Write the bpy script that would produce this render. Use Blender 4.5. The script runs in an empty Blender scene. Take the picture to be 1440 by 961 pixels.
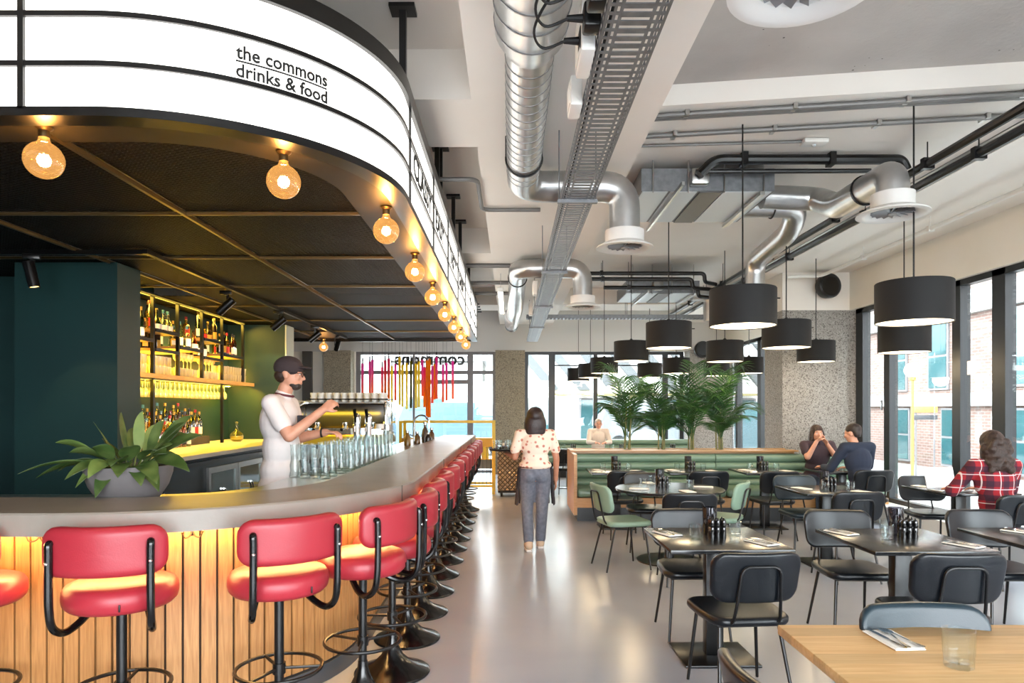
import bpy, bmesh, math, random
from mathutils import Vector, Matrix
R = math.radians
PI = math.pi
random.seed(7)
S = bpy.context.scene
COL = S.collection
H = 1.55                      # eye height of the camera
def gx(u, Y):                 # sideways distance of something seen at column u and standing Y metres away
    return (u - 718.0) / 960.0 * Y
def gz(v, Y):
    return H + (575.0 - v) / 960.0 * Y

# ------------------------------------------------------------------ materials
def lin(c):
    return tuple(((x / 255.0) / 12.92 if x <= 10 else ((x / 255.0 + 0.055) / 1.055) ** 2.4) for x in c)
MATS = {}
def mat(name, rgb, rough=0.5, metal=0.0, var=None, bump=None, emit=None, coat=0.0, spec=None, sheen=0.0):
    """procedural principled material; var=(scale, rgb2, lo, hi) noise colour variation, bump=(scale, strength)"""
    if name in MATS: return MATS[name]
    m = bpy.data.materials.new(name); m.use_nodes = True
    nt = m.node_tree; b = nt.nodes['Principled BSDF']
    c = lin(rgb)
    b.inputs['Base Color'].default_value = (*c, 1)
    b.inputs['Roughness'].default_value = rough
    b.inputs['Metallic'].default_value = metal
    b.inputs['Coat Weight'].default_value = coat; b.inputs['Coat Roughness'].default_value = max(.06, rough * .9 if rough > .15 else .03)
    if spec is not None: b.inputs['Specular IOR Level'].default_value = spec
    if sheen: b.inputs['Sheen Weight'].default_value = sheen
    tc = nt.nodes.new('ShaderNodeTexCoord')
    if var:
        n = nt.nodes.new('ShaderNodeTexNoise'); n.inputs['Scale'].default_value = var[0]; n.inputs['Detail'].default_value = 6
        r = nt.nodes.new('ShaderNodeValToRGB')
        lo = var[2] if len(var) > 2 else 0.3; hi = var[3] if len(var) > 3 else 0.7
        r.color_ramp.elements[0].position = lo; r.color_ramp.elements[1].position = hi
        r.color_ramp.elements[0].color = (*c, 1); r.color_ramp.elements[1].color = (*lin(var[1]), 1)
        nt.links.new(tc.outputs['Object'], n.inputs['Vector']); nt.links.new(n.outputs['Fac'], r.inputs['Fac'])
        nt.links.new(r.outputs['Color'], b.inputs['Base Color'])
    if bump:
        n2 = nt.nodes.new('ShaderNodeTexNoise'); n2.inputs['Scale'].default_value = bump[0]; n2.inputs['Detail'].default_value = 4
        bp = nt.nodes.new('ShaderNodeBump'); bp.inputs['Strength'].default_value = bump[1]; bp.inputs['Distance'].default_value = 0.01
        nt.links.new(tc.outputs['Object'], n2.inputs['Vector']); nt.links.new(n2.outputs['Fac'], bp.inputs['Height'])
        nt.links.new(bp.outputs['Normal'], b.inputs['Normal'])
    if emit:
        b.inputs['Emission Color'].default_value = (*lin(emit[0]), 1)
        b.inputs['Emission Strength'].default_value = emit[1]
    MATS[name] = m
    return m
def glassmat(name, rgb, edge=0.5, body=0.06, rough=0.02):
    """thin clear glass: mostly see-through, reflecting more towards grazing angles"""
    if name in MATS: return MATS[name]
    m = bpy.data.materials.new(name); m.use_nodes = True
    nt = m.node_tree; nt.nodes.clear()
    out = nt.nodes.new('ShaderNodeOutputMaterial'); mx = nt.nodes.new('ShaderNodeMixShader')
    t = nt.nodes.new('ShaderNodeBsdfTransparent'); t.inputs['Color'].default_value = (*lin(rgb), 1)
    g = nt.nodes.new('ShaderNodeBsdfGlossy'); g.inputs['Roughness'].default_value = rough
    lw = nt.nodes.new('ShaderNodeLayerWeight'); lw.inputs['Blend'].default_value = 0.25
    mr = nt.nodes.new('ShaderNodeMapRange'); mr.inputs['To Min'].default_value = body; mr.inputs['To Max'].default_value = edge
    nt.links.new(lw.outputs['Facing'], mr.inputs['Value']); nt.links.new(mr.outputs['Result'], mx.inputs['Fac'])
    nt.links.new(t.outputs['BSDF'], mx.inputs[1]); nt.links.new(g.outputs['BSDF'], mx.inputs[2])
    nt.links.new(mx.outputs['Shader'], out.inputs['Surface'])
    MATS[name] = m
    return m
def wood(name, rgb1, rgb2, scale=(1, 14, 14), rough=0.45, coat=0.0, planks=None):
    if name in MATS: return MATS[name]
    m = mat(name, rgb1, rough, coat=coat); nt = m.node_tree; b = nt.nodes['Principled BSDF']
    tc = nt.nodes.new('ShaderNodeTexCoord'); mp = nt.nodes.new('ShaderNodeMapping'); mp.inputs['Scale'].default_value = scale
    n = nt.nodes.new('ShaderNodeTexNoise'); n.inputs['Scale'].default_value = 3.0; n.inputs['Detail'].default_value = 8; n.inputs['Distortion'].default_value = 0.6
    r = nt.nodes.new('ShaderNodeValToRGB'); e = r.color_ramp.elements
    e[0].position = .3; e[1].position = .72; e[0].color = (*lin(rgb1), 1); e[1].color = (*lin(rgb2), 1)
    L = nt.links.new
    L(tc.outputs['Object'], mp.inputs['Vector']); L(mp.outputs['Vector'], n.inputs['Vector']); L(n.outputs['Fac'], r.inputs['Fac'])
    src = r.outputs['Color']
    if planks:                      # planks=(axis index, width): each board its own tone
        sp = nt.nodes.new('ShaderNodeSeparateXYZ'); L(tc.outputs['Object'], sp.inputs['Vector'])
        dv = nt.nodes.new('ShaderNodeMath'); dv.operation = 'DIVIDE'; dv.inputs[1].default_value = planks[1]; L(sp.outputs[planks[0]], dv.inputs[0])
        fl = nt.nodes.new('ShaderNodeMath'); fl.operation = 'FLOOR'; L(dv.outputs[0], fl.inputs[0])
        wn = nt.nodes.new('ShaderNodeTexWhiteNoise'); wn.noise_dimensions = '1D'; L(fl.outputs[0], wn.inputs['W'])
        hs = nt.nodes.new('ShaderNodeHueSaturation'); mr = nt.nodes.new('ShaderNodeMapRange')
        mr.inputs['To Min'].default_value = .82; mr.inputs['To Max'].default_value = 1.08
        L(wn.outputs['Value'], mr.inputs['Value']); L(mr.outputs['Result'], hs.inputs['Value']); L(src, hs.inputs['Color']); src = hs.outputs['Color']
    L(src, b.inputs['Base Color'])
    return m
def speckle(name, base, dark, light, scale=55.0, rough=0.8):
    """exposed aggregate concrete"""
    if name in MATS: return MATS[name]
    m = mat(name, base, rough); nt = m.node_tree; b = nt.nodes['Principled BSDF']; L = nt.links.new
    tc = nt.nodes.new('ShaderNodeTexCoord')
    v = nt.nodes.new('ShaderNodeTexVoronoi'); v.inputs['Scale'].default_value = scale
    r = nt.nodes.new('ShaderNodeValToRGB'); r.color_ramp.interpolation = 'CONSTANT'; e = r.color_ramp.elements
    e[0].color = (*lin(dark), 1); e[1].position = .16; e[1].color = (*lin(base), 1)
    x = e.new(.62); x.color = (*lin(light), 1); y = e.new(.85); y.color = (*lin(base), 1)
    sp = nt.nodes.new('ShaderNodeSeparateColor')
    L(tc.outputs['Object'], v.inputs['Vector']); L(v.outputs['Color'], sp.inputs['Color']); L(sp.outputs['Red'], r.inputs['Fac'])
    n = nt.nodes.new('ShaderNodeTexNoise'); n.inputs['Scale'].default_value = 1.6; n.inputs['Detail'].default_value = 5; L(tc.outputs['Object'], n.inputs['Vector'])
    mr = nt.nodes.new('ShaderNodeMapRange'); mr.inputs['To Min'].default_value = .8; mr.inputs['To Max'].default_value = 1.15; L(n.outputs['Fac'], mr.inputs['Value'])
    hs = nt.nodes.new('ShaderNodeHueSaturation'); L(mr.outputs['Result'], hs.inputs['Value']); L(r.outputs['Color'], hs.inputs['Color'])
    bp = nt.nodes.new('ShaderNodeBump'); bp.inputs['Strength'].default_value = .5; bp.inputs['Distance'].default_value = .006
    L(v.outputs['Distance'], bp.inputs['Height']); L(bp.outputs['Normal'], b.inputs['Normal'])
    L(hs.outputs['Color'], b.inputs['Base Color'])
    return m
def nodes_color(m, build):
    nt = m.node_tree; b = nt.nodes['Principled BSDF']
    nt.links.new(build(nt), b.inputs['Base Color'])
    return m

# ------------------------------------------------------------------ mesh builder
class MB:
    def __init__(s): s.v = []; s.f = []
    def add(s, vs, fs, mtx=None):
        o = len(s.v)
        s.v += [tuple(mtx @ Vector(p)) for p in vs] if mtx is not None else [tuple(p) for p in vs]
        s.f += [tuple(i + o for i in f) for f in fs]
        return s
    def box(s, c, d, rz=0.0, mtx=None):
        x, y, z = (k / 2.0 for k in d)
        vs = [(-x, -y, -z), (x, -y, -z), (x, y, -z), (-x, y, -z), (-x, -y, z), (x, -y, z), (x, y, z), (-x, y, z)]
        m = Matrix.Translation(c) @ Matrix.Rotation(rz, 4, 'Z')
        if mtx is not None: m = mtx @ m
        return s.add(vs, [(0, 3, 2, 1), (4, 5, 6, 7), (0, 1, 5, 4), (1, 2, 6, 5), (2, 3, 7, 6), (3, 0, 4, 7)], m)
    def b2(s, x0, x1, y0, y1, z0, z1):
        return s.box(((x0 + x1) / 2, (y0 + y1) / 2, (z0 + z1) / 2), (abs(x1 - x0), abs(y1 - y0), abs(z1 - z0)))
    def rbox(s, c, d, bev=0.01, seg=2, rz=0.0, mtx=None):
        bm = bmesh.new(); bmesh.ops.create_cube(bm, size=1.0)
        for v in bm.verts: v.co = Vector((v.co.x * d[0], v.co.y * d[1], v.co.z * d[2]))
        bmesh.ops.bevel(bm, geom=bm.edges[:], offset=min(bev, min(d) * .49), segments=seg, profile=.5, affect='EDGES')
        m = Matrix.Translation(c) @ Matrix.Rotation(rz, 4, 'Z')
        if mtx is not None: m = mtx @ m
        bm.verts.index_update()
        s.add([v.co.copy() for v in bm.verts], [[v.index for v in f.verts] for f in bm.faces], m); bm.free()
        return s
    def loft(s, rings, caps=True, closed=True, loop=False):
        n = len(rings[0]); vs = [p for r in rings for p in r]; fs = []
        K = len(rings)
        for i in range(K if loop else K - 1):
            a, b = i * n, ((i + 1) % K) * n
            for j in range(n if closed else n - 1):
                k = (j + 1) % n
                fs.append((a + j, a + k, b + k, b + j))
        if caps and closed and not loop:
            fs.append(tuple(range(n - 1, -1, -1))); fs.append(tuple((K - 1) * n + j for j in range(n)))
        return s.add(vs, fs)
    def lathe(s, prof, n=24, c=(0, 0, 0), caps=True, mtx=None):
        rings = [[(max(r, 1e-5) * math.cos(2 * PI * j / n), max(r, 1e-5) * math.sin(2 * PI * j / n), z) for j in range(n)] for r, z in prof]
        m = Matrix.Translation(c)
        if mtx is not None: m = mtx @ m
        rings = [[m @ Vector(p) for p in r] for r in rings]
        return s.loft(rings, caps)
    def tube(s, path, r, n=10, closed=False, caps=True):
        P = [Vector(p) for p in path]; K = len(P)
        rad = r if isinstance(r, (list, tuple)) else [r] * K
        T = []
        for i in range(K):
            if closed: t = P[(i + 1) % K] - P[i - 1]
            else: t = P[min(i + 1, K - 1)] - P[max(i - 1, 0)]
            T.append(t.normalized() if t.length > 1e-9 else Vector((0, 0, 1)))
        up = Vector((0, 0, 1)) if abs(T[0].z) < .9 else Vector((1, 0, 0))
        nrm = T[0].cross(up).normalized(); rings = []
        for i in range(K):
            nrm = (nrm - T[i] * nrm.dot(T[i]))
            nrm = nrm.normalized() if nrm.length > 1e-6 else T[i].orthogonal().normalized()
            bn = T[i].cross(nrm)
            rings.append([P[i] + (nrm * math.cos(2 * PI * j / n) + bn * math.sin(2 * PI * j / n)) * rad[i] for j in range(n)])
        return s.loft(rings, caps, True, closed)
    def cyl(s, p0, p1, r0, r1=None, n=16):
        return s.tube([p0, p1], [r0, r0 if r1 is None else r1], n)
    def prism(s, poly, z0, z1):
        return s.loft([[(x, y, z0) for x, y in poly], [(x, y, z1) for x, y in poly]])
    def sph(s, c, r, n=14, m=9, rz=0.0):
        r = (r, r, r) if not isinstance(r, (list, tuple)) else r
        mt = Matrix.Translation(c) @ Matrix.Rotation(rz, 4, 'Z')
        rings = []
        for i in range(m + 1):
            a = -PI / 2 + PI * i / m; cr = max(math.cos(a), .02)
            rings.append([mt @ Vector((r[0] * cr * math.cos(2 * PI * j / n), r[1] * cr * math.sin(2 * PI * j / n), r[2] * math.sin(a))) for j in range(n)])
        return s.loft(rings)
    def bandpath(s, path, z0, z1, nrm_off0, nrm_off1):
        """rectangular section swept along a plan polyline; offsets measured to the left of travel"""
        rings = []
        for p, q in zip(offset(path, nrm_off0), offset(path, nrm_off1)):
            rings.append([(p[0], p[1], z0), (q[0], q[1], z0), (q[0], q[1], z1), (p[0], p[1], z1)])
        return s.loft(rings)
    def xf(s, m):
        s.v = [tuple(m @ Vector(p)) for p in s.v]; return s
def offset(path, d):
    out = []; K = len(path)
    for i in range(K):
        a = Vector(path[max(i - 1, 0)]); b = Vector(path[min(i + 1, K - 1)])
        t = (b - a).normalized(); n = Vector((-t.y, t.x))
        out.append((path[i][0] + n.x * d, path[i][1] + n.y * d))
    return out
def ob(name, mb, m, parent=None, ang=0.6, loc=None, rz=None):
    me = bpy.data.meshes.new(name)
    me.from_pydata(mb.v, [], mb.f); me.update()
    bm = bmesh.new(); bm.from_mesh(me); bmesh.ops.recalc_face_normals(bm, faces=bm.faces[:]); bm.to_mesh(me); bm.free()
    if ang:
        me.polygons.foreach_set('use_smooth', [True] * len(me.polygons)); me.set_sharp_from_angle(angle=ang)
    me.materials.append(m)
    o = bpy.data.objects.new(name, me); COL.objects.link(o)
    if parent is not None: o.parent = parent
    if loc is not None: o.location = loc
    if rz is not None: o.rotation_euler = (0, 0, rz)
    return o
KIDS = {}
def kid(parent, name, mb, m, ang=0.6, label=None):
    o = ob(name, mb, m, parent, ang)
    KIDS.setdefault(parent.name, []).append(o)
    if label: o['label'] = label
    return o
def tag(o, label, cat, group=None, kind=None):
    if label: o['label'] = label
    if cat: o['category'] = cat
    if group: o['group'] = group
    if kind: o['kind'] = kind
    return o
def thing(name, label, cat, loc=(0, 0, 0), rz=0.0, group=None):
    o = bpy.data.objects.new(name, None); COL.objects.link(o)
    o.location = loc; o.rotation_euler = (0, 0, rz); o.empty_display_size = .1
    return tag(o, label, cat, group)
def copy_tree(o, loc=None, rz=None, label=None, group=None, parent=None, scale=None):
    c = o.copy(); COL.objects.link(c)
    if parent is not None: c.parent = parent
    if loc is not None: c.location = loc
    if rz is not None: c.rotation_euler = (0, 0, rz)
    if scale is not None: c.scale = scale
    if label: c['label'] = label
    if group: c['group'] = group
    for k in KIDS.get(o.name, []):
        k2 = copy_tree(k, parent=c)
        KIDS.setdefault(c.name, []).append(k2)
    return c
class Spawner:
    """first call uses the prototype itself, later calls copy it with its parts"""
    def __init__(s, proto): s.p = proto; s.used = False
    def __call__(s, loc, rz=0.0, label=None, group=None, scale=None):
        if not s.used:
            s.used = True; o = s.p; o.location = loc; o.rotation_euler = (0, 0, rz)
            if label: o['label'] = label
            if group: o['group'] = group
            if scale: o.scale = scale
            return o
        return copy_tree(s.p, loc, rz, label, group, scale=scale)
def struct(name, mb, m, label=None, ang=0.5):
    o = ob(name, mb, m, None, ang); o['kind'] = 'structure'
    if label: o['label'] = label
    return o
def rrect(w, d, r, n=5, m=7):
    pts = _rr(w, d, r, n); out = []
    for i, (x, y) in enumerate(pts):
        out.append((x, y))
        if i % (n + 1) == n:            # the straight run to the next corner, cut into short pieces
            x2, y2 = pts[(i + 1) % len(pts)]
            out += [(x + (x2 - x) * k / m, y + (y2 - y) * k / m) for k in range(1, m)]
    return out
def _rr(w, d, r, n=5):
    pts = []
    for cx, cy, a0 in ((w / 2 - r, d / 2 - r, 0), (-w / 2 + r, d / 2 - r, 90), (-w / 2 + r, -d / 2 + r, 180), (w / 2 - r, -d / 2 + r, 270)):
        for i in range(n + 1):
            a = R(a0 + 90.0 * i / n); pts.append((cx + r * math.cos(a), cy + r * math.sin(a)))
    return pts
def pad(w, d, t, r, edge, fn=None, puff=0.0):
    """upholstered pad lying flat: rounded outline, rolled edges, optional puffed top; fn maps each vertex"""
    mb = MB(); rings = []; n = 5
    seq = []
    for i in range(n + 1):
        a = PI / 2 * i / n; seq.append((edge * (1 - math.sin(a)), -t / 2 + edge * (1 - math.cos(a))))
    for i in range(n + 1):
        a = PI / 2 * i / n; seq.append((edge * (1 - math.cos(a)), t / 2 - edge + edge * math.sin(a)))
    cx = seq
    e0 = rrect(w - 2 * edge, d - 2 * edge, max(r - edge, .004))
    for k, (ins, z) in enumerate(cx):
        if True: ring = [(x, y, z) for x, y in rrect(w - 2 * ins, d - 2 * ins, max(r - ins, .004))]
        rings.append(ring)
    fs = (.02, .12, .25, .4, .55, .7, .85)
    lo = [[(x * f, y * f, -t / 2 - puff * .5 * (1 - f * f)) for x, y in e0] for f in fs]
    hi = [[(x * f, y * f, t / 2 + puff * (1 - f * f)) for x, y in e0] for f in reversed(fs)]
    rings = lo + rings + hi
    if fn: rings = [[fn(*p) for p in rg] for rg in rings]
    return mb.loft(rings)
def arcpts(c, r, a0, a1, n, ax='xz'):
    out = []
    for i in range(n + 1):
        a = R(a0 + (a1 - a0) * i / n); p, q = r * math.cos(a), r * math.sin(a)
        out.append((c[0] + p, c[1], c[2] + q) if ax == 'xz' else (c[0], c[1] + p, c[2] + q) if ax == 'yz' else (c[0] + p, c[1] + q, c[2]))
    return out
def smoothpath(pts, n=6):
    """Catmull-Rom through the points"""
    P = [Vector(p) for p in pts]; P = [2 * P[0] - P[1]] + P + [2 * P[-1] - P[-2]]; out = []
    for i in range(1, len(P) - 2):
        for k in range(n):
            t = k / n; a, b, c, d = P[i - 1], P[i], P[i + 1], P[i + 2]
            out.append(.5 * ((2 * b) + (c - a) * t + (2 * a - 5 * b + 4 * c - d) * t * t + (3 * b - a - 3 * c + d) * t ** 3))
    return out + [P[-2]]
def elbowpath(pts, r, n=7):
    """polyline with its corners rounded to radius r"""
    P = [Vector(p) for p in pts]; out = [P[0]]
    for i in range(1, len(P) - 1):
        a = (P[i - 1] - P[i]); b = (P[i + 1] - P[i]); ra = min(r, a.length * .48, b.length * .48)
        s, e = P[i] + a.normalized() * ra, P[i] + b.normalized() * ra
        for k in range(n + 1):
            t = k / n; out.append(s * (1 - t) ** 2 + P[i] * 2 * t * (1 - t) + e * t * t)
    return out + [P[-1]]
def textmesh(txt, width, depth=.004, mirror=False):
    cu = bpy.data.curves.new('txt', 'FONT'); cu.body = txt; cu.extrude = depth / 2; cu.resolution_u = 3; cu.offset = .02
    o = bpy.data.objects.new('txt', cu); COL.objects.link(o)
    dg = bpy.context.evaluated_depsgraph_get(); me = bpy.data.meshes.new_from_object(o.evaluated_get(dg))
    vs = [v.co.copy() for v in me.vertices]; fs = [tuple(p.vertices) for p in me.polygons]
    bpy.data.objects.remove(o); bpy.data.curves.remove(cu); bpy.data.meshes.remove(me)
    x0 = min(v.x for v in vs); x1 = max(v.x for v in vs); k = width / (x1 - x0)
    zc = .0
    vs = [((v.x - x0) * k, v.y * k, v.z) for v in vs]
    if mirror: vs = [(width - a, b, c) for a, b, c in vs]
    mb = MB(); mb.add(vs, fs); return mb
# ------------------------------------------------------------------ materials used in several places
M_white = mat('ceiling_paint', (242, 236, 228), .85, var=(.7, (235, 228, 219)), bump=(9, .05))
M_wallr = mat('warm_wall_paint', (241, 236, 226), .8, var=(1.2, (234, 228, 216)))
M_rough = mat('board_concrete', (196, 190, 184), .9, var=(.9, (170, 163, 158), .35, .7), bump=(28, .35))
M_tumY = glassmat('shelf_glass', (252, 246, 220), .8, .16, .05)
def _milk(m, rgb, k):          # a milky share, for glass seen against a strip light
    nt = m.node_tree; out = [n for n in nt.nodes if n.type == 'OUTPUT_MATERIAL'][0]; src = out.inputs['Surface'].links[0].from_socket
    tl = nt.nodes.new('ShaderNodeBsdfTranslucent'); tl.inputs['Color'].default_value = (*lin(rgb), 1); d = nt.nodes.new('ShaderNodeBsdfDiffuse'); d.inputs['Color'].default_value = (*lin(rgb), 1)
    a = nt.nodes.new('ShaderNodeMixShader'); nt.links.new(tl.outputs[0], a.inputs[1]); nt.links.new(d.outputs[0], a.inputs[2])
    b = nt.nodes.new('ShaderNodeMixShader'); b.inputs['Fac'].default_value = k; nt.links.new(src, b.inputs[1]); nt.links.new(a.outputs[0], b.inputs[2]); nt.links.new(b.outputs[0], out.inputs['Surface'])
_milk(M_tumY, (240, 236, 214), .3)
M_frame = mat('dark_window_frame', (20, 26, 31), .35)
M_black = mat('black_powder_coat', (9, 9, 10), .3)
M_blacks = mat('black_satin_metal', (8, 8, 9), .2)
M_steel = mat('galvanised_steel', (205, 205, 203), .3, .9, var=(5, (178, 178, 178)), bump=(14, .04))
M_steel2 = mat('brushed_steel', (190, 190, 188), .28, 1.0)
M_chrome = mat('chrome', (225, 225, 225), .08, 1.0)
M_teal = mat('teal_paint', (13, 52, 52), .5, var=(1.2, (11, 46, 47)), spec=.6)
M_glass = glassmat('window_glass', (250, 253, 253), .28, .035, .01)
M_tumbler = glassmat('tumbler_glass', (250, 253, 253), .5, .02, .02)
M_oak = wood('oak_veneer', (196, 150, 98), (172, 126, 74), (2.2, 26, 26), .4, .2)
M_slat = wood('oak_slats', (184, 136, 84), (150, 104, 58), (26, 26, 1.6), .5)
M_wtable = wood('oak_table_boards', (230, 192, 136), (212, 168, 110), (1.5, 24, 24), .5, .0, planks=(1, .088))
M_conc = mat('counter_concrete', (148, 141, 131), .34, var=(3.2, (128, 121, 112), .3, .75), bump=(60, .06))
M_agg = speckle('exposed_aggregate', (150, 146, 140), (108, 103, 98), (168, 164, 158), 75.0)
M_agg2 = speckle('dark_aggregate', (146, 138, 120), (108, 100, 86), (164, 156, 136), 75.0)
M_coral = mat('coral_leather', (166, 42, 54), .4, var=(2, (158, 38, 50)), bump=(160, .05))
M_leather = mat('black_leather', (11, 16, 22), .3, bump=(170, .06))
M_slate = mat('slate_blue_leather', (27, 44, 53), .36, bump=(170, .06))
M_sage = mat('sage_leather', (138, 166, 146), .42, bump=(170, .06))
M_bench = mat('bench_green_leather', (116, 142, 122), .32, bump=(150, .05))
M_ttop = mat('black_table_top', (30, 32, 35), .22, coat=.3, var=(6, (25, 27, 30)))
M_paper = mat('paper_napkin', (244, 242, 236), .85)
M_white_p = mat('white_plastic', (232, 230, 224), .4)
M_rubber = mat('black_rubber', (14, 14, 15), .6)

def _pits(nt):
    L = nt.links.new; N = nt.nodes.new; b = nt.nodes['Principled BSDF']; src = b.inputs['Base Color'].links[0].from_socket
    tc = N('ShaderNodeTexCoord'); v = N('ShaderNodeTexVoronoi'); v.inputs['Scale'].default_value = 11; v.inputs['Randomness'].default_value = 1
    n = N('ShaderNodeTexNoise'); n.inputs['Scale'].default_value = 1.3; L(tc.outputs['Object'], n.inputs['Vector']); L(tc.outputs['Object'], v.inputs['Vector'])
    mr = N('ShaderNodeMapRange'); mr.inputs['From Min'].default_value = .45; mr.inputs['From Max'].default_value = .7; mr.inputs['To Max'].default_value = .16; L(n.outputs['Fac'], mr.inputs['Value'])
    lt = N('ShaderNodeMath'); lt.operation = 'LESS_THAN'; L(v.outputs['Distance'], lt.inputs[0]); L(mr.outputs['Result'], lt.inputs[1])
    m = N('ShaderNodeMix'); m.data_type = 'RGBA'; L(lt.outputs[0], m.inputs[0]); L(src, m.inputs[6]); m.inputs[7].default_value = (*lin((96, 90, 86)), 1)
    return m.outputs[2]
nodes_color(M_rough, _pits)      # air holes in the raw concrete
# ------------------------------------------------------------------ floor and room shell
XR, XL, YB, ZC = 5.2, -7.0, 16.5, 3.92
M_floor = mat('polished_concrete', (150, 144, 141), .3, coat=.2)
def _fl(nt):
    L = nt.links.new; N = nt.nodes.new
    tc = N('ShaderNodeTexCoord'); n = N('ShaderNodeTexNoise'); n.inputs['Scale'].default_value = .55; n.inputs['Detail'].default_value = 7; n.inputs['Distortion'].default_value = .5
    r = N('ShaderNodeValToRGB'); e = r.color_ramp.elements
    e[0].position = .3; e[0].color = (*lin((160, 166, 178)), 1); e[1].position = .72; e[1].color = (*lin((178, 183, 193)), 1)
    n2 = N('ShaderNodeTexNoise'); n2.inputs['Scale'].default_value = 1.5; n2.inputs['Detail'].default_value = 1
    mr = N('ShaderNodeMapRange'); mr.inputs['To Min'].default_value = .2; mr.inputs['To Max'].default_value = .25
    L(tc.outputs['Object'], n.inputs['Vector']); L(tc.outputs['Object'], n2.inputs['Vector']); L(n.outputs['Fac'], r.inputs['Fac'])
    L(n2.outputs['Fac'], mr.inputs['Value']); L(mr.outputs['Result'], nt.nodes['Principled BSDF'].inputs['Roughness'])
    return r.outputs['Color']
nodes_color(M_floor, _fl)
struct('floor', MB().b2(XL, XR + .2, -3.2, YB + .2, -.12, 0), M_floor)
struct('ceiling', MB().b2(XL, XR + .3, -3.2, YB + .3, ZC, ZC + .2), M_white)
# coffers over the bar: long downstand beam and cross beams
def beam(x0, x1, y0, y1, z, m=M_white, name='ceiling_beam'):
    return struct(name, MB().b2(x0, x1, y0, y1, z, ZC), m)
beam(-.26, 1.02, -3.2, YB, 3.59)
for a, b in ((4.5, 5.32), (8.95, 9.75), (13.4, 14.2), (.05, .85)):
    struct('ceiling_beam', MB().prism([(XL, a + .0), (-.26, a), (-.26, b), (XL, b)], 3.59, ZC), M_white)
# white deck over the dining side, its front edge slightly skewed, raw concrete bay in front of it
struct('ceiling_slab', MB().prism([(1.02, 4.97), (3.93, 4.55), (3.93, 9.85), (1.02, 9.75)], 3.75, ZC), M_white)
struct('ceiling_slab', MB().prism([(1.02, -3.2), (3.93, -3.2), (3.93, 4.548), (1.02, 4.968)], 3.9, ZC), M_rough)
struct('ceiling_beam', MB().b2(1.02, 3.93, 13.4, 14.2, 3.6, ZC), M_white)
struct('ceiling_beam', MB().b2(3.93, XR + .02, -3.2, YB, 3.64, ZC), M_white)
# walls
struct('wall_right', MB().b2(XR, XR + .3, -3.2, YB + .3, 3.06, ZC).b2(XR, XR + .3, -3.2, YB + .3, -.1, .25), M_wallr)
struct('wall_right', MB().b2(4.17, XR + .3, 10.47, 11.2, 3.06, 3.64), M_white)
struct('pillar_right', MB().b2(4.17, XR + .28, 10.47, 11.2, 0, 3.06), M_agg)
struct('wall_back', MB().b2(XL, XR + .3, YB, YB + .3, 2.93, ZC), mat('grey_lintel', (214, 213, 210), .8))
struct('wall_back', MB().b2(XL, -3.75, YB, YB + .3, 0, 2.93), M_wallr)
struct('trim_back', MB().b2(-5.0, -4.78, YB - .12, YB - .002, 0, 2.93), mat('grey_door_trim', (92, 90, 86), .5))
struct('column_back', MB().b2(-4.42, -3.78, YB - .35, YB - .003, 0, 2.93), M_agg2)
struct('column_back', MB().b2(-.36, .34, YB - .4, YB + .02, 0, 2.93).b2(-.005, .02, YB - .405, YB - .39, 0, 2.93), M_agg2)
struct('pillar_back', MB().b2(4.2, XR, YB - .5, YB + .02, 0, 2.93), M_agg)
struct('wall_left', MB().b2(XL - .2, XL, -3.2, YB, 0, ZC), M_teal)
# teal pier, recess and return wall of the back bar
struct('pillar_bar', MB().b2(-4.2, -3.33, 5.78, 6.14, 0, 2.79), M_teal)
struct('wall_bar', MB().b2(-7.0, -4.2, 6.4, 6.6, 0, 2.79).b2(-4.3, -4.18, 6.14, 10.1, 0, 2.79), M_teal)
struct('wall_bar', MB().b2(-4.3, -3.34, 10.1, 10.45, 0, 2.79), M_teal)
struct('wall_bar_end', MB().b2(-3.338, -3.318, 10.1, 10.45, 0, 2.79), mat('daylit_wall_end', (214, 222, 208), .6))  # end face of the return wall, its pale colour stands in for daylight
# raised floor behind the bar
struct('floor_bar', MB().b2(-4.18, -1.35, 4.2, 11.6, .001, .15), mat('bar_floor', (52, 50, 48), .5))

# ------------------------------------------------------------------ windows
WN = [0]
def window(axis, fixed, spans, z0, z1, mull, depth=.1, transoms=(), rails=()):
    """framed glazing; axis 'y' lies along the right wall, 'x' along the back wall"""
    WN[0] += 1
    a0, a1 = spans
    mb = MB()
    def bar(p0, p1, q0, q1, d=depth):
        if axis == 'y': mb.b2(fixed + .06, fixed + .06 + d, p0, p1, q0, q1)
        else: mb.b2(p0, p1, fixed + .06, fixed + .06 + d, q0, q1)
    for c, w in mull: bar(c - w / 2, c + w / 2, z0, z1)
    bar(a0, a1, z0, z0 + .06, depth * .9); bar(a0, a1, z1 - .07, z1, depth * .9)
    for z, t, p0, p1 in transoms: bar(p0, p1, z - t / 2, z + t / 2, depth * .8)
    fr = struct('window_%d' % WN[0], mb, M_frame)
    g = MB()
    if axis == 'y': g.b2(fixed + .1, fixed + .108, a0, a1, z0 + .05, z1 - .05)
    else: g.b2(a0, a1, fixed + .1, fixed + .108, z0 + .05, z1 - .05)
    kid(fr, 'glass', g, M_glass)
    return fr
w = window('y', XR, (-3.2, 10.4), .25, 3.06, [(10.3, .2), (9.55, .14), (8.06, .15), (7.36, .2), (5.9, .15), (5.2, .2), (3.7, .15), (3.0, .2), (1.5, .15), (.8, .2), (-.7, .15), (-1.4, .2), (-3.1, .2)], .12)
kid(w, 'handle', MB().rbox((XR + .045, 9.66, 1.6), (.03, .02, .14), .006), M_steel2)
window('y', XR, (11.25, YB), .25, 3.06, [(11.3, .1), (12.8, .14), (14.45, .2), (15.9, .14), (16.45, .1)], .12)
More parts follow.
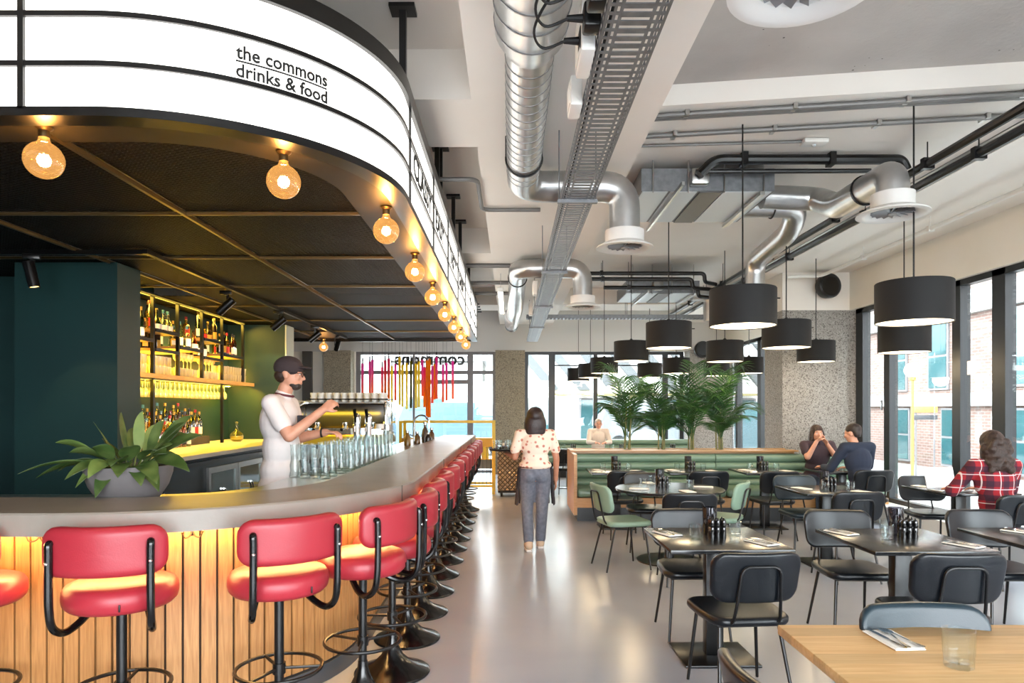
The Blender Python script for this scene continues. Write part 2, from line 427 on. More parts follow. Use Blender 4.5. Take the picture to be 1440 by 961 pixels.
M_frame_g = mat('grey_window_frame', (120, 118, 120), .4)
wb = window('x', YB, (-3.75, -.36), 0, 2.93, [(-3.7, .12), (-2.35, .05), (-.98, .14), (-.4, .07)], .12, [(2.43, .09, -3.75, -.36), (2.2, .1, -2.35, -.98)])
wb.data.materials[0] = M_frame_g
window('x', YB, (.34, 4.2), 0, 2.93, [(.38, .1), (1.0, .16), (2.06, .1), (3.75, .14), (4.15, .1)], .12, [(2.6, .03, 1.0, 4.2)])
struct('wall_front', MB().b2(XL, -1.9, -3.4, -3.2, 0, ZC).b2(-1.9, XR + .3, -3.4, -3.2, 3.06, ZC).b2(-1.9, XR + .3, -3.4, -3.2, 0, .25).b2(5.0, XR + .3, -3.4, -3.2, .25, 3.06), M_wallr)
# trim under the right-hand windows: a low sill
struct('trim_1', MB().b2(XR - .22, XR, -3.2, 10.46, 0, .245), mat('pale_sill', (226, 226, 222), .4))

# mirrored shop lettering on the far glazing
tm = textmesh('commons', 1.72, .03, mirror=True)
tm.xf(Matrix.Translation((-2.85, YB + .3, 2.63)) @ Matrix.Rotation(R(90), 4, 'X'))
lt = thing('shop_lettering', 'dark lettering over the entrance glazing, seen reversed from inside', 'sign', (0, 0, 0))
kid(lt, 'lettering', tm, M_black)
kid(lt, 'rail', MB().b2(-2.95, -.9, YB + .33, YB + .36, 2.69, 2.72), M_black)
t2 = textmesh('the', .2, .03, mirror=True); t2.xf(Matrix.Translation((-2.12, YB + .3, 3.02 - .13)) @ Matrix.Rotation(R(90), 4, 'X'))
kid(lt, 'small_lettering', t2, mat('pale_blue_sign', (150, 190, 205), .5))

# ------------------------------------------------------------------ outside
M_pave = mat('pale_paving', (160, 160, 158), .8, var=(2, (150, 150, 148)))
g = struct('ground', MB().b2(-60, 60, -30, 90, -.4, -.13), M_pave)
M_brick = mat('pale_brick', (196, 168, 156), .85)
def _br(nt):
    L = nt.links.new; N = nt.nodes.new
    tc = N('ShaderNodeTexCoord'); mp = N('ShaderNodeMapping'); mp.inputs['Rotation'].default_value = (R(90), 0, R(90))
    b = N('ShaderNodeTexBrick'); b.inputs['Scale'].default_value = 1.0; b.inputs['Brick Width'].default_value = .24; b.inputs['Row Height'].default_value = .08; b.inputs['Mortar Size'].default_value = .008
    b.inputs['Color1'].default_value = (*lin((126, 100, 92)), 1); b.inputs['Color2'].default_value = (*lin((108, 84, 76)), 1); b.inputs['Mortar'].default_value = (*lin((140, 130, 124)), 1)
    sp = N('ShaderNodeSeparateXYZ'); cb = N('ShaderNodeCombineXYZ')
    L(tc.outputs['Object'], sp.inputs['Vector']); L(sp.outputs['Y'], cb.inputs['X']); L(sp.outputs['Z'], cb.inputs['Y']); L(cb.outputs['Vector'], b.inputs['Vector'])
    return b.outputs['Color']
nodes_color(M_brick, _br)
br = thing('brick_building', 'pale brick building with white bands across the street', 'building', (12, 18, -.13))
XB = 12.0
kid(br, 'brick_wall', MB().b2(0, 8, -22, 12, 0, 12), M_brick)
M_band = mat('white_render', (158, 158, 156), .7)
kid(br, 'band', MB().b2(-.15, -.005, -22, 12, 1.75, 2.1), M_band); kid(br, 'band', MB().b2(-.2, -.005, -22, 12, 4.15, 4.75), M_band)
kid(br, 'cornice', MB().b2(-.25, -.005, -22, 12, 11.6, 12.2), M_band)
M_tint = mat('teal_tinted_glass', (46, 84, 88), .08, .1, spec=.8)
for y, z0, z1, w_ in ((3.0, 2.2, 4.1, .8), (1.1, 2.2, 4.1, .9), (-2.2, 2.2, 4.1, 1.0), (-5.5, 2.2, 4.1, 1.0), (6.5, 2.2, 4.1, 1.0), (3.0, .1, 1.7, 1.1), (.6, .1, 1.7, .7), (-2.2, .1, 1.7, 1.0), (-5.5, .1, 1.7, 1.0), (6.5, .1, 1.7, 1.0), (10, 2.2, 4.1, 1.2), (3, 5.2, 7, 1), (-2, 5.2, 7, 1), (10, .1, 1.7, 1.2)):
    f = kid(br, 'window', MB().b2(-.06, -.004, y - w_ / 2, y + w_ / 2, z0, z1), M_frame_g)
    kid(f, 'pane', MB().b2(-.075, -.062, y - w_ / 2 + .06, y + w_ / 2 - .06, z0 + .06, (z0 + z1) / 2 - .03).b2(-.075, -.062, y - w_ / 2 + .06, y + w_ / 2 - .06, (z0 + z1) / 2 + .03, z1 - .06), M_tint)
sl = thing('street_lamp', 'globe street lamp on a pale yellow post outside', 'street lamp', (gx(1283, 15.3), 15.3, -.13))
M_yel = mat('yellow_paint', (178, 156, 84), .45)
kid(sl, 'post', MB().lathe([(.09, 0), (.09, .1), (.034, .16), (.03, 2.3), (.07, 2.33), (.07, 2.38)], 16), M_yel)
kid(sl, 'globe', MB().sph((0, 0, 2.54), .17, 20, 14), mat('opal_globe', (245, 245, 240), .3))
sg = thing('street_sign', 'yellow and black street sign on two posts beside the globe lamp', 'sign', (gx(1302, 14.8), 14.8, -.13))
kid(sg, 'yellow_panel', MB().rbox((0, 0, 1.66), (.5, .03, .13), .01), M_yel)
kid(sg, 'black_panel', MB().rbox((0, 0, 1.49), (.5, .03, .1), .01), mat('sign_grey', (70, 74, 80), .5))
kid(sg, 'post', MB().cyl((-.2, .03, 0), (-.2, .03, 1.74), .02), M_frame_g); kid(sg, 'post', MB().cyl((.2, .03, 0), (.2, .03, 1.74), .02), M_frame_g)
# building and vehicle beyond the entrance
fb = thing('office_building', 'white building with slanted louvres seen beyond the far windows', 'building', (6, 34, -.13))
kid(fb, 'wall', MB().b2(-7, 16, 0, 8, 0, 9), mat('bright_facade', (222, 222, 218), .7))
sl_ = MB()
for i in range(9):
    x = -6.0 + i * 1.5
    sl_.loft([[(x, -.3, 4.9), (x + .55, -.3, 4.9), (x + .55, -.02, 4.9), (x, -.02, 4.9)], [(x + 1.9, -.3, 2.6), (x + 2.45, -.3, 2.6), (x + 2.45, -.02, 2.6), (x + 1.9, -.02, 2.6)]])
kid(fb, 'louvre', sl_, mat('grey_louvre', (78, 82, 84), .6))
for i in range(5):
    f = kid(fb, 'window', MB().b2(-6 + i * 3.4, -4 + i * 3.4, -.08, -.004, .1, 2.2), M_frame_g)
    kid(f, 'pane', MB().b2(-5.9 + i * 3.4, -4.1 + i * 3.4, -.1, -.082, .2, 2.1), M_tint)
kid(fb, 'awning', MB().b2(-4.5, 6, -1.2, -.1, 2.3, 2.42), mat('pale_yellow_awning', (116, 108, 70), .6))
f2 = thing('low_building', 'low white building seen through the entrance glazing', 'building', (-9, 36, -.13))
kid(f2, 'wall', MB().b2(-10, 7.5, 0, 6, 0, 4.2), MATS['bright_facade'])
for i in range(5):
    f = kid(f2, 'window', MB().b2(-8.5 + i * 3, -6.5 + i * 3, -.06, -.004, .9, 2.3), M_frame_g)
    kid(f, 'pane', MB().b2(-8.4 + i * 3, -6.6 + i * 3, -.08, -.062, 1.0, 2.2), M_tint)
kid(f2, 'roof', MB().b2(-10.3, 7.8, -.3, 6.3, 4.2, 4.45), M_frame_g)
def car(name, loc, rz, label, paint):
    c = thing(name, label, 'vehicle', loc, rz)
    prof = [(-2.3, .35), (-2.32, .75), (-2.2, 1.0), (-1.9, 1.75), (-1.6, 1.9), (1.0, 1.9), (1.35, 1.75), (1.85, 1.15), (2.2, 1.0), (2.32, .7), (2.3, .35)]
    b = MB().loft([[(x, y * (1 if z < 1.05 else .9), z) for x, z in prof] for y in (-.88, -.84, .84, .88)])
    kid(c, 'body', b, mat(paint[0], paint[1], .25, coat=.5))
    for sx in (-1, 1): kid(c, 'side_window', MB().b2(-1.7, 1.1, sx * .80 - .012, sx * .80 + .012, 1.2, 1.65), M_tint)
    for x in (-1.45, 1.45):
        for y in (-.8, .8):
            wh = kid(c, 'wheel', MB().cyl((x, y - .1, .33), (x, y + .1, .33), .33, n=24), M_rubber)
            kid(wh, 'hub_cap', MB().cyl((x, y - .11, .33), (x, y + .11, .33), .17, n=18), M_steel2)
    return c
car('van', (-1.9, 25, -.13), 0, 'pale blue van parked beyond the entrance glazing', ('pale_blue_paint', (70, 96, 112)))
car('car', (5.6, 27, -.13), 0, 'grey car parked beyond the far dining window', ('white_car_paint', (92, 98, 104)))
car('parked_car', (8.6, 21.6, -.13), R(90), 'dark teal car parked by the brick building', ('teal_car_paint', (48, 74, 80)))

# ------------------------------------------------------------------ camera, sky, colour management
cam = bpy.data.cameras.new('camera'); co = bpy.data.objects.new('camera', cam); COL.objects.link(co)
co.location = (0, 0, H); co.rotation_euler = (R(90), 0, 0)
cam.sensor_width = 36; cam.lens = 24; cam.shift_x = 2 / 1440; cam.shift_y = 94.5 / 1440; cam.clip_end = 300
S.camera = co
wd = bpy.data.worlds.new('overcast_sky'); S.world = wd; wd.use_nodes = True
bg = wd.node_tree.nodes['Background']; bg.inputs['Color'].default_value = (.9, .955, 1, 1); bg.inputs['Strength'].default_value = 7.5
S.view_settings.view_transform = 'Standard'; S.view_settings.look = 'None'; S.view_settings.exposure = EXPO = 1.3; S.view_settings.gamma = 1; S.view_settings.use_curve_mapping = False
S.cycles.max_bounces = 7; S.cycles.diffuse_bounces = 4; S.cycles.glossy_bounces = 4; S.cycles.transparent_max_bounces = 24; S.cycles.transmission_bounces = 6
S.cycles.caustics_reflective = False; S.cycles.caustics_refractive = False; S.cycles.sample_clamp_indirect = 6; S.cycles.use_denoising = True
def portal(name, loc, rot, sx, sy):
    l = bpy.data.lights.new(name, 'AREA'); l.shape = 'RECTANGLE'; l.size = sx; l.size_y = sy; l.cycles.is_portal = True
    o = bpy.data.objects.new(name, l); COL.objects.link(o); o.location = loc; o.rotation_euler = rot
portal('window_portal', (XR + .25, 3.6, 1.65), (0, R(90), 0), 2.8, 13.6)
portal('window_portal', (XR + .25, 13.9, 1.65), (0, R(90), 0), 2.8, 5.2)
portal('window_portal', (-2.05, YB + .25, 1.46), (R(-90), 0, 0), 3.4, 2.9)
portal('window_portal', (2.27, YB + .25, 1.46), (R(-90), 0, 0), 3.86, 2.9)
portal('window_portal', (1.6, -3.25, 1.65), (R(90), 0, 0), 6.8, 2.8)
def area(name, loc, rot, sx, sy, power, rgb=(255, 255, 255)):
    l = bpy.data.lights.new(name, 'AREA'); l.shape = 'RECTANGLE'; l.size = sx; l.size_y = sy; l.energy = power; l.color = lin(rgb)
    o = bpy.data.objects.new(name, l); COL.objects.link(o); o.location = loc; o.rotation_euler = rot
    return o
def point(name, loc, power, rgb, rad=.04, parent=None):
    l = bpy.data.lights.new(name, 'POINT'); l.energy = power; l.color = lin(rgb); l.shadow_soft_size = rad; l.specular_factor = .04
    o = bpy.data.objects.new(name, l); COL.objects.link(o); o.location = loc
    return o
# ------------------------------------------------------------------ plan curve shared by bar and sign
def plan(x0, y0, r, off, xl, yf, n=22):
    cx, cy, rr = x0 - r, y0 + r, r - off
    pts = [(xl, y0 + off)]
    for i in range(n + 1):
        a = R(-90 + 90 * i / n); pts.append((cx + rr * math.cos(a), cy + rr * math.sin(a)))
    return pts + [(x0 - off, yf)]
def walk(path, step, start=0.0):
    """points and headings every STEP metres along a plan path"""
    out = []; need = start; acc = 0.0
    for a, b in zip(path, path[1:]):
        a, b = Vector(a), Vector(b); l = (b - a).length; t = (b - a) / l
        while need <= acc + l:
            p = a + t * (need - acc); out.append((p.x, p.y, math.atan2(t.y, t.x))); need += step
        acc += l
    return out
# ------------------------------------------------------------------ bar counter
bar = thing('bar_counter', 'curved bar with a concrete top and vertical oak slat front', 'bar', (-2.0, 4.4, 0))
bm_ = Matrix.Translation((2.0, -4.4, 0))
BP = lambda off: plan(-.6, 2.925, 1.43, off, -5.2, 11.7)
top = MB()
rings = []
for p, q in zip(BP(0), BP(.54)):
    p0 = Vector(p); d = (Vector(q) - p0).normalized() * .008
    rings.append([(p[0], p[1], 1.0), (q[0], q[1], 1.0), (q[0], q[1], 1.1), (p[0] + d.x, p[1] + d.y, 1.1), (p[0], p[1], 1.092)])
top.loft(rings)
ct = kid(bar, 'countertop', top.xf(bm_), M_conc, .5)
jo = MB()
for x, y, a in (walk(BP(-.002), 2.1, 2.98)):
    jo.box((x, y, 1.05), (.006, .004, .098), a)
kid(ct, 'joint', jo.xf(bm_), mat('counter_seam', (92, 86, 80), .9))  # darker seam between lengths of the countertop
kid(bar, 'bar_carcass', MB().loft([[(p[0], p[1], .1), (q[0], q[1], .1), (q[0], q[1], .999), (p[0], p[1], .999)] for p, q in zip(BP(.372), BP(.42))]).xf(bm_), mat('dark_gap', (58, 40, 24), .8))
sl = MB()
for x, y, a in walk(BP(.361), .0775, .3):
    sl.box((x, y, .555), (.0672, .02, .888), a)
kid(bar, 'slat_cladding', sl.xf(bm_), M_slat, None)
kid(bar, 'kickboard', MB().loft([[(p[0], p[1], .001), (q[0], q[1], .001), (q[0], q[1], .1), (p[0], p[1], .1)] for p, q in zip(BP(.34), BP(.42))]).xf(bm_), mat('dark_kickboard', (70, 74, 80), .35))
M_warmled = mat('warm_led', (255, 214, 150), .5, emit=((255, 200, 124), 48))
led = MB().loft([[(p[0], p[1], .985), (q[0], q[1], .985), (q[0], q[1], .999), (p[0], p[1], .999)] for p, q in zip(BP(.265), BP(.29))]).xf(bm_)
kid(bar, 'led_strip', led, M_warmled, label='glowing warm light strip under the counter edge')
hk = MB()
for sx in (-1, 1):
    hk.tube(smoothpath([(0, -.004, .02), (sx * .012, -.02, -.012), (sx * .034, -.036, -.016), (sx * .046, -.04, .008)], 4), .0035, 6)
    hk.sph((sx * .046, -.04, .01), .006, 8, 5)
hk.rbox((0, -.003, .012), (.016, .006, .05), .003)
for x, y, a in walk(BP(.352), .69, .19)[:7]:
    h_ = MB(); h_.add(hk.v, hk.f, Matrix.Translation((x, y, .935)) @ Matrix.Rotation(a, 4, 'Z'))
    kid(bar, 'coat_hook', h_.xf(bm_), mat('bronze_hook', (70, 54, 42), .4, .6))
# lower work surface on the bartender's side
ws = MB().loft([[(p[0], p[1], 1.01), (q[0], q[1], 1.01), (q[0], q[1], 1.06), (p[0], p[1], 1.06)] for p, q in zip(BP(.53), BP(.98))]).xf(bm_)
kid(bar, 'work_surface', ws, M_steel2, .5, label='steel work surface behind the counter')
kid(bar, 'under_shelf', MB().loft([[(p[0], p[1], .152), (q[0], q[1], .152), (q[0], q[1], 1.01), (p[0], p[1], 1.01)] for p, q in zip(BP(.6), BP(.93))]).xf(bm_), mat('dark_steel', (60, 62, 64), .4, .6))

# ------------------------------------------------------------------ illuminated sign over the bar
sign = thing('illuminated_sign', 'curved white light box sign with black bars hung above the bar', 'sign', (-2.0, 4.4, 2.76))
sm_ = Matrix.Translation((2.0, -4.4, -2.76))
SY = 12.3
SP = lambda off: plan(-.6, 2.80, 1.15, off, -5.2, SY, 30)
M_sign = mat('opal_light_panel', (255, 253, 248), .5, emit=((255, 250, 242), 1.25))
def band(o0, o1, z0, z1): return MB().loft([[(p[0], p[1], z0), (q[0], q[1], z0), (q[0], q[1], z1), (p[0], p[1], z1)] for p, q in zip(SP(o0), SP(o1))]).xf(sm_)
kid(sign, 'light_panel', band(.012, .03, 2.79, 3.355), M_sign, label='glowing white panel')
kid(sign, 'back_panel', band(.09, .1, 2.79, 3.38), M_black)
kid(sign, 'lower_rim', band(-.004, .1, 2.752, 2.79), M_black)
kid(sign, 'upper_rim', band(-.012, .1, 3.35, 3.44), M_black)
kid(sign, 'rail', band(-.002, .012, 2.958, 2.98), M_black); kid(sign, 'rail', band(-.002, .012, 3.163, 3.185), M_black)
end = MB().b2(-5.2, -.6, SY - .06, SY, 2.755, 3.4).xf(sm_)
kid(sign, 'end_frame', end, M_black)
for x, y in [(-2.01, 2.8)] + [(-.6, 4.11 + 1.25 * i) for i in range(7)] + [(-3.3, 2.8), (-4.5, 2.8)]:
    v = MB()
    if y == 2.8: v.b2(x - .012, x + .012, 2.796, 2.815, 2.78, 3.37)
    else: v.b2(-.615, -.598, y - .008, y + .008, 2.78, 3.37)
    kid(sign, 'divider', v.xf(sm_), M_black)
kid(sign, 'soffit', band(.1, .36, 2.785, 2.797), mat('bronze_soffit', (44, 40, 32), .5, .2))
def wraptext(txt, width, a_mid, z):
    t = textmesh(txt, width, .004); cx, cy, rr = -1.75, 3.95, 1.142
    vs = []; hmax = max(p[1] for p in t.v)
    for x, y, d in t.v:
        a = R(a_mid) + (x - width / 2) / 1.15
        vs.append((cx + (rr + .002 + d) * math.cos(a), cy + (rr + .002 + d) * math.sin(a), z + y * (.058 / hmax)))
    t.v = vs; return t.xf(sm_)
M_ink = mat('black_sign_ink', (22, 22, 22), .6)
kid(sign, 'lettering', wraptext('the commons', .425, -50, 3.07), M_ink, .4, label='black lettering reading the commons')
kid(sign, 'lettering', wraptext('drinks & food', .425, -50, 2.991), M_ink, .4, label='black lettering reading drinks & food')
ul = MB(); cx, cy = -1.75, 3.95
ul.loft([[(cx + rr * math.cos(R(a)), cy + rr * math.sin(R(a)), z) for rr, z in ((1.139, 3.056), (1.143, 3.056), (1.143, 3.063), (1.139, 3.063))] for a in [-60.6 + 21.2 * k / 12 for k in range(13)]])
kid(sign, 'underline', ul.xf(sm_), M_ink)
for i, (t, w_) in enumerate((('CLASSY', .95), ('EASY', .66), ('TASTY', .8), ('SASSY', .8))):
    tm = textmesh(t, w_, .004); k = .15 / max(p[1] for p in tm.v)
    tm.v = [(-.594 - p[2] * 0, 4.2 + 1.25 * i + p[0], 2.997 + p[1] * k) if p[2] > 0 else (-.598, 4.2 + 1.25 * i + p[0], 2.997 + p[1] * k) for p in tm.v]
    kid(sign, 'lettering', tm.xf(sm_), M_ink, .4)
for y, zt in ((4.03, ZC), (6.17, ZC), (7.58, ZC), (8.6, ZC), (10.4, ZC), (5.9, ZC)):
    kid(sign, 'hanger_rod', MB().b2(-.655, -.615, y - .02, y + .02, 3.42, zt - .02).b2(-.71, -.56, y - .06, y + .06, zt - .025, zt - .003).xf(sm_), M_black)
for i in range(3):
    kid(sign, 'hanger_rod', MB().b2(-2.4 - 1.2 * i, -2.36 - 1.2 * i, 2.84, 2.88, 3.42, ZC - .003).xf(sm_), M_black)
# ------------------------------------------------------------------ mesh ceiling panels and their grid inside the sign
M_mesh = bpy.data.materials.new('expanded_metal'); M_mesh.use_nodes = True
def _mesh(nt):
    L = nt.links.new; N = nt.nodes.new; b = nt.nodes['Principled BSDF']
    b.inputs['Base Color'].default_value = (*lin((13, 11, 10)), 1); b.inputs['Roughness'].default_value = .65; b.inputs['Specular IOR Level'].default_value = .25
    tc = N('ShaderNodeTexCoord'); sp = N('ShaderNodeSeparateXYZ'); L(tc.outputs['Object'], sp.inputs['Vector'])
    def mth(op, a, bb=None):
        m = N('ShaderNodeMath'); m.operation = op
        for i, q in enumerate((a, bb)):
            if q is None: continue
            if isinstance(q, (int, float)): m.inputs[i].default_value = q
            else: L(q, m.inputs[i])
        return m.outputs[0]
    u = mth('MULTIPLY', sp.outputs['X'], PI / .032); w = mth('MULTIPLY', sp.outputs['Y'], PI / .014)
    d = mth('ABSOLUTE', mth('ADD', mth('COSINE', u), mth('COSINE', w)))
    hole = mth('GREATER_THAN', d, .75)
    op = mth('MULTIPLY', hole, .2)
    t = N('ShaderNodeBsdfTransparent'); mx = N('ShaderNodeMixShader')
    L(op, mx.inputs['Fac']); L(b.outputs['BSDF'], mx.inputs[1]); L(t.outputs['BSDF'], mx.inputs[2])
    L(mx.outputs['Shader'], nt.nodes['Material Output'].inputs['Surface'])
_mesh(M_mesh.node_tree)
ygrid = [2.98, 4.36, 5.63, 6.95, 8.28, 9.64, 11.0, 12.22]; xgrid = [-.95, -2.08, -3.4, -5.2]
rows = ['over the curved end', 'above the potted plant', 'above the first shelves', 'above the glass rows', 'above the beer taps', 'above the coffee machine', 'over the far end']
cols = ['beside the lit sign', 'in the middle run', 'over the back bar']
for i in range(7):
    for j in range(3):
        y0, y1, x0, x1 = ygrid[i], ygrid[i + 1], xgrid[j + 1], xgrid[j]
        if i == 3 and j == 2: y0 = 7.6     # an open strip that shows the ceiling above
        p = MB()
        poly = [(x0 + .02, y0 + .02), (x1 - .02, y0 + .02), (x1 - .02, y1 - .02), (x0 + .02, y1 - .02)]
        if i == 0 and j == 0: poly = [(-2.06, 3.0), (-1.75, 3.16), (-1.35, 3.26), (-1.1, 3.5), (-.97, 3.8), (-.97, 4.34), (-2.06, 4.34)]
        p.prism(poly, 2.806, 2.812)
        o = ob('mesh_panel', p, M_mesh)
        tag(o, 'dark expanded metal ceiling panel %s, %s' % (rows[i], cols[j]), 'ceiling panel', 'expanded metal panels over the bar')
grid = thing('ceiling_grid', 'thin brass coloured bars holding the mesh panels over the bar', 'ceiling grid', (-2.0, 7.5, 2.79))
M_brass = mat('bronze_bar', (128, 108, 72), .35, .8)
gm = Matrix.Translation((2.0, -7.5, -2.79))
for y in ygrid[1:-1]: kid(grid, 'cross_bar', MB().b2(-5.2, -.94, y - .009, y + .009, 2.785, 2.804).xf(gm), M_brass)
for x in xgrid[1:-1]: kid(grid, 'long_bar', MB().b2(x - .011, x + .011, 3.05, 12.2, 2.78, 2.804).xf(gm), M_brass)
kid(grid, 'track', MB().b2(-2.86, -2.82, 5.3, 11.8, 2.755, 2.79).b2(-5.1, -2.86, 5.32, 5.36, 2.755, 2.79).xf(gm), M_black)
# spotlights on the track
def spot(x, y, tilt, rz, label, watts=42):
    t = thing('track_spotlight', label, 'spotlight', (x, y, 2.752), rz, 'black track spotlights over the bar')
    kid(t, 'adapter', MB().rbox((0, 0, -.02), (.035, .12, .04), .006), M_black)
    kid(t, 'bracket', MB().b2(-.05, -.042, -.012, .012, -.17, -.035).b2(-.05, .02, -.012, .012, -.045, -.035), M_black)
    m = Matrix.Translation((0, 0, -.16)) @ Matrix.Rotation(tilt, 4, 'X')
    k = kid(t, 'lamp_body', MB().lathe([(.0, .1), (.04, .1), (.041, .09), (.041, -.1), (.034, -.1), (.03, -.06), (0, -.06)], 20).xf(m), M_black)
    kid(k, 'lens', MB().lathe([(0, -.094), (.036, -.094), (.036, -.088), (0, -.088)], 18).xf(m), mat('spot_lens', (255, 220, 140), .4, emit=((255, 214, 130), 2.0)))
    l = bpy.data.lights.new('spot_beam', 'SPOT'); l.energy = watts; l.spot_size = R(75); l.color = lin((255, 214, 150)); l.shadow_soft_size = .03
    o = bpy.data.objects.new('spot_beam', l); COL.objects.link(o); o.location = (x, y, 2.752 - .16)
    o.matrix_world = Matrix.Translation((x, y, 2.752)) @ Matrix.Rotation(rz, 4, 'Z') @ m @ Matrix.Translation((0, 0, -.11))
spot(-3.72, 5.3, R(12), R(-70), 'black track spotlight in front of the teal pier', 7)
spot(-2.9, 6.95, R(-48), R(-90), 'black track spotlight before the stepped bottle shelves')
spot(-2.84, 8.35, R(-50), R(-90), 'black track spotlight above the bartender cap')
spot(-2.84, 9.9, R(-50), R(-80), 'black track spotlight before the pale wall end')
spot(-2.84, 11.2, R(45), R(30), 'black track spotlight at the far end of the track')
# ------------------------------------------------------------------ globe bulbs
M_bulb = glassmat('amber_bulb_glass', (255, 226, 176), .6, .07)
def _glow(nt):               # faint emission added to the bulb glass for the filament light it scatters
    out = [n for n in nt.nodes if n.type == 'OUTPUT_MATERIAL'][0]; src = out.inputs['Surface'].links[0].from_socket
    e = nt.nodes.new('ShaderNodeEmission'); e.inputs['Color'].default_value = (*lin((255, 190, 110)), 1); e.inputs['Strength'].default_value = .16
    a = nt.nodes.new('ShaderNodeAddShader'); nt.links.new(src, a.inputs[0]); nt.links.new(e.outputs[0], a.inputs[1]); nt.links.new(a.outputs[0], out.inputs['Surface'])
_glow(M_bulb.node_tree)
M_fil = mat('glowing_filament', (255, 214, 150), .5, emit=((255, 206, 140), 60))
b0 = thing('globe_bulb', 'clear globe bulb', 'light bulb', (0, 0, 0), 0, 'globe bulbs under the lit sign')
kid(b0, 'bulb_socket', MB().lathe([(0, .0), (.036, .0), (.036, -.008), (.022, -.02), (.022, -.05), (0, -.05)], 18), mat('brass_socket', (120, 96, 60), .35, .8))
kid(b0, 'bulb_glass', MB().lathe([(.02, -.048), (.024, -.062), (.03, -.078)] + [(.08 * math.cos(R(a)), -.148 + .08 * math.sin(R(a))) for a in range(64, -91, -14)], 24, caps=False), M_bulb)
fl = MB()
for k in range(6):
    a = k * PI / 3; fl.cyl((.016 * math.cos(a), .016 * math.sin(a), -.125), (.022 * math.cos(a), .022 * math.sin(a), -.165), .003, n=5)
kid(b0, 'filament', fl, M_fil)
sb = Spawner(b0)
bl = [(-2.04, 2.985), (-1.087, 3.27), (-.76, 4.17)] + [(-.76, 5.42 + 1.24 * k) for k in range(6)] + [(-3.3, 12.05)]
bn = ['by the black divider of the sign', 'under the sign lettering', 'where the sign straightens', 'first of the straight run along the sign', 'second of the straight run along the sign', 'third of the straight run along the sign', 'fourth of the straight run along the sign', 'fifth of the straight run along the sign', 'last of the straight run along the sign', 'beyond the spotlight track, by the far columns']
for (x, y), n in zip(bl, bn):
    sb((x, y, 2.785), 0, 'clear globe bulb with glowing filament, ' + n)
    point('bulb_glow', (x, y, 2.785 - .145), 4.5, (255, 200, 130), .03)

# ------------------------------------------------------------------ bar stools
def stool_proto():
    t = thing('bar_stool', 'coral bar stool', 'bar stool', (0, 0, 0), 0, 'coral leather stools along the bar')
    kid(t, 'trumpet_base', MB().lathe([(.0, .0), (.218, .0), (.222, .008), (.218, .016), (.17, .034), (.11, .062), (.065, .105), (.04, .155), (.027, .2), (.024, .23), (0, .23)], 36), M_blacks)
    kid(t, 'pole', MB().cyl((0, 0, .2), (0, 0, .66), .022, n=16).cyl((0, 0, .655), (0, 0, .70), .015, n=14).lathe([(0, .68), (.09, .685), (.09, .695), (0, .695)], 20), M_black)
    fr = MB().tube([(.195 * math.cos(2 * PI * i / 32), .195 * math.sin(2 * PI * i / 32) , .335) for i in range(32)], .0095, 8, closed=True)
    for a in (90, 210, 330): fr.cyl((.02 * math.cos(R(a)), .02 * math.sin(R(a)), .335), (.19 * math.cos(R(a)), .19 * math.sin(R(a)), .335), .008, n=8)
    fr.cyl((0, 0, .31), (0, 0, .36), .03, n=16)
    kid(t, 'footrest', fr, M_black)
    s = MB().lathe([(0, .695), (.17, .695), (.205, .70), (.222, .718), (.228, .745), (.225, .775), (.212, .796), (.185, .806), (.1, .812), (0, .813)], 40)
    se = kid(t, 'seat', s, M_coral, 1.2, label='round padded coral leather seat')
    kid(se, 'fabric_tag', MB().rbox((.07, -.222, .735), (.006, .008, .03), .002), M_black)
    RB = .33
    def bend(x, y, z): a = x / RB; rr = RB + z; return (rr * math.sin(a), .10 - rr * math.cos(a), .968 + y)
    kid(t, 'backrest', pad(.50, .205, .075, .07, .03, bend, .0), M_coral, 1.2, label='curved padded coral leather backrest')
    for sx in (-1, 1):
        a = sx * .175 / RB; ox, oy = (RB + .045) * math.sin(a), .10 - (RB + .045) * math.cos(a)
        pth = smoothpath([(ox * .94, oy + .03, 1.0), (ox, oy, 1.005), (ox, oy - .004, .97), (ox, oy - .004, .85), (ox, oy, .74), (ox * .98, oy + .02, .665), (ox * .9, oy + .08, .625), (ox * .76, oy + .15, .64), (ox * .55, oy + .22, .695)], 5)
        f = kid(t, 'side_tube', MB().tube(pth, .016, 10), M_blacks)
        kid(f, 'bolt', MB().sph((ox * 1.02, oy - .016, .93), .008, 10, 6), M_chrome)
    return t
ss = Spawner(stool_proto())
def rzto(nx, ny): return math.atan2(nx, -ny)    # local -Y (backrest) turned to point along (nx, ny)
front = [(-2.38, 2.98, 6, 'half out of the frame at the counter end'), (-1.70, 2.985, 10, 'before the bowl of green leaves'), (-1.085, 3.2, 38, 'on the curve under the sign lettering'), (-.775, 3.58, 66, 'where the curve runs into the straight counter')]
for x, y, a, n in front:
    ss((x, y, 0), R(a), 'coral leather bar stool ' + n)
ordn = ['first', 'second', 'third', 'fourth', 'fifth', 'sixth', 'seventh', 'eighth', 'ninth', 'tenth', 'eleventh', 'twelfth']
for i in range(12):
    ss((-.695, 4.01 + .583 * i, 0), R(86 + (i % 3) * 3), 'coral leather bar stool, %s of the straight row counted from the curve' % ordn[i])
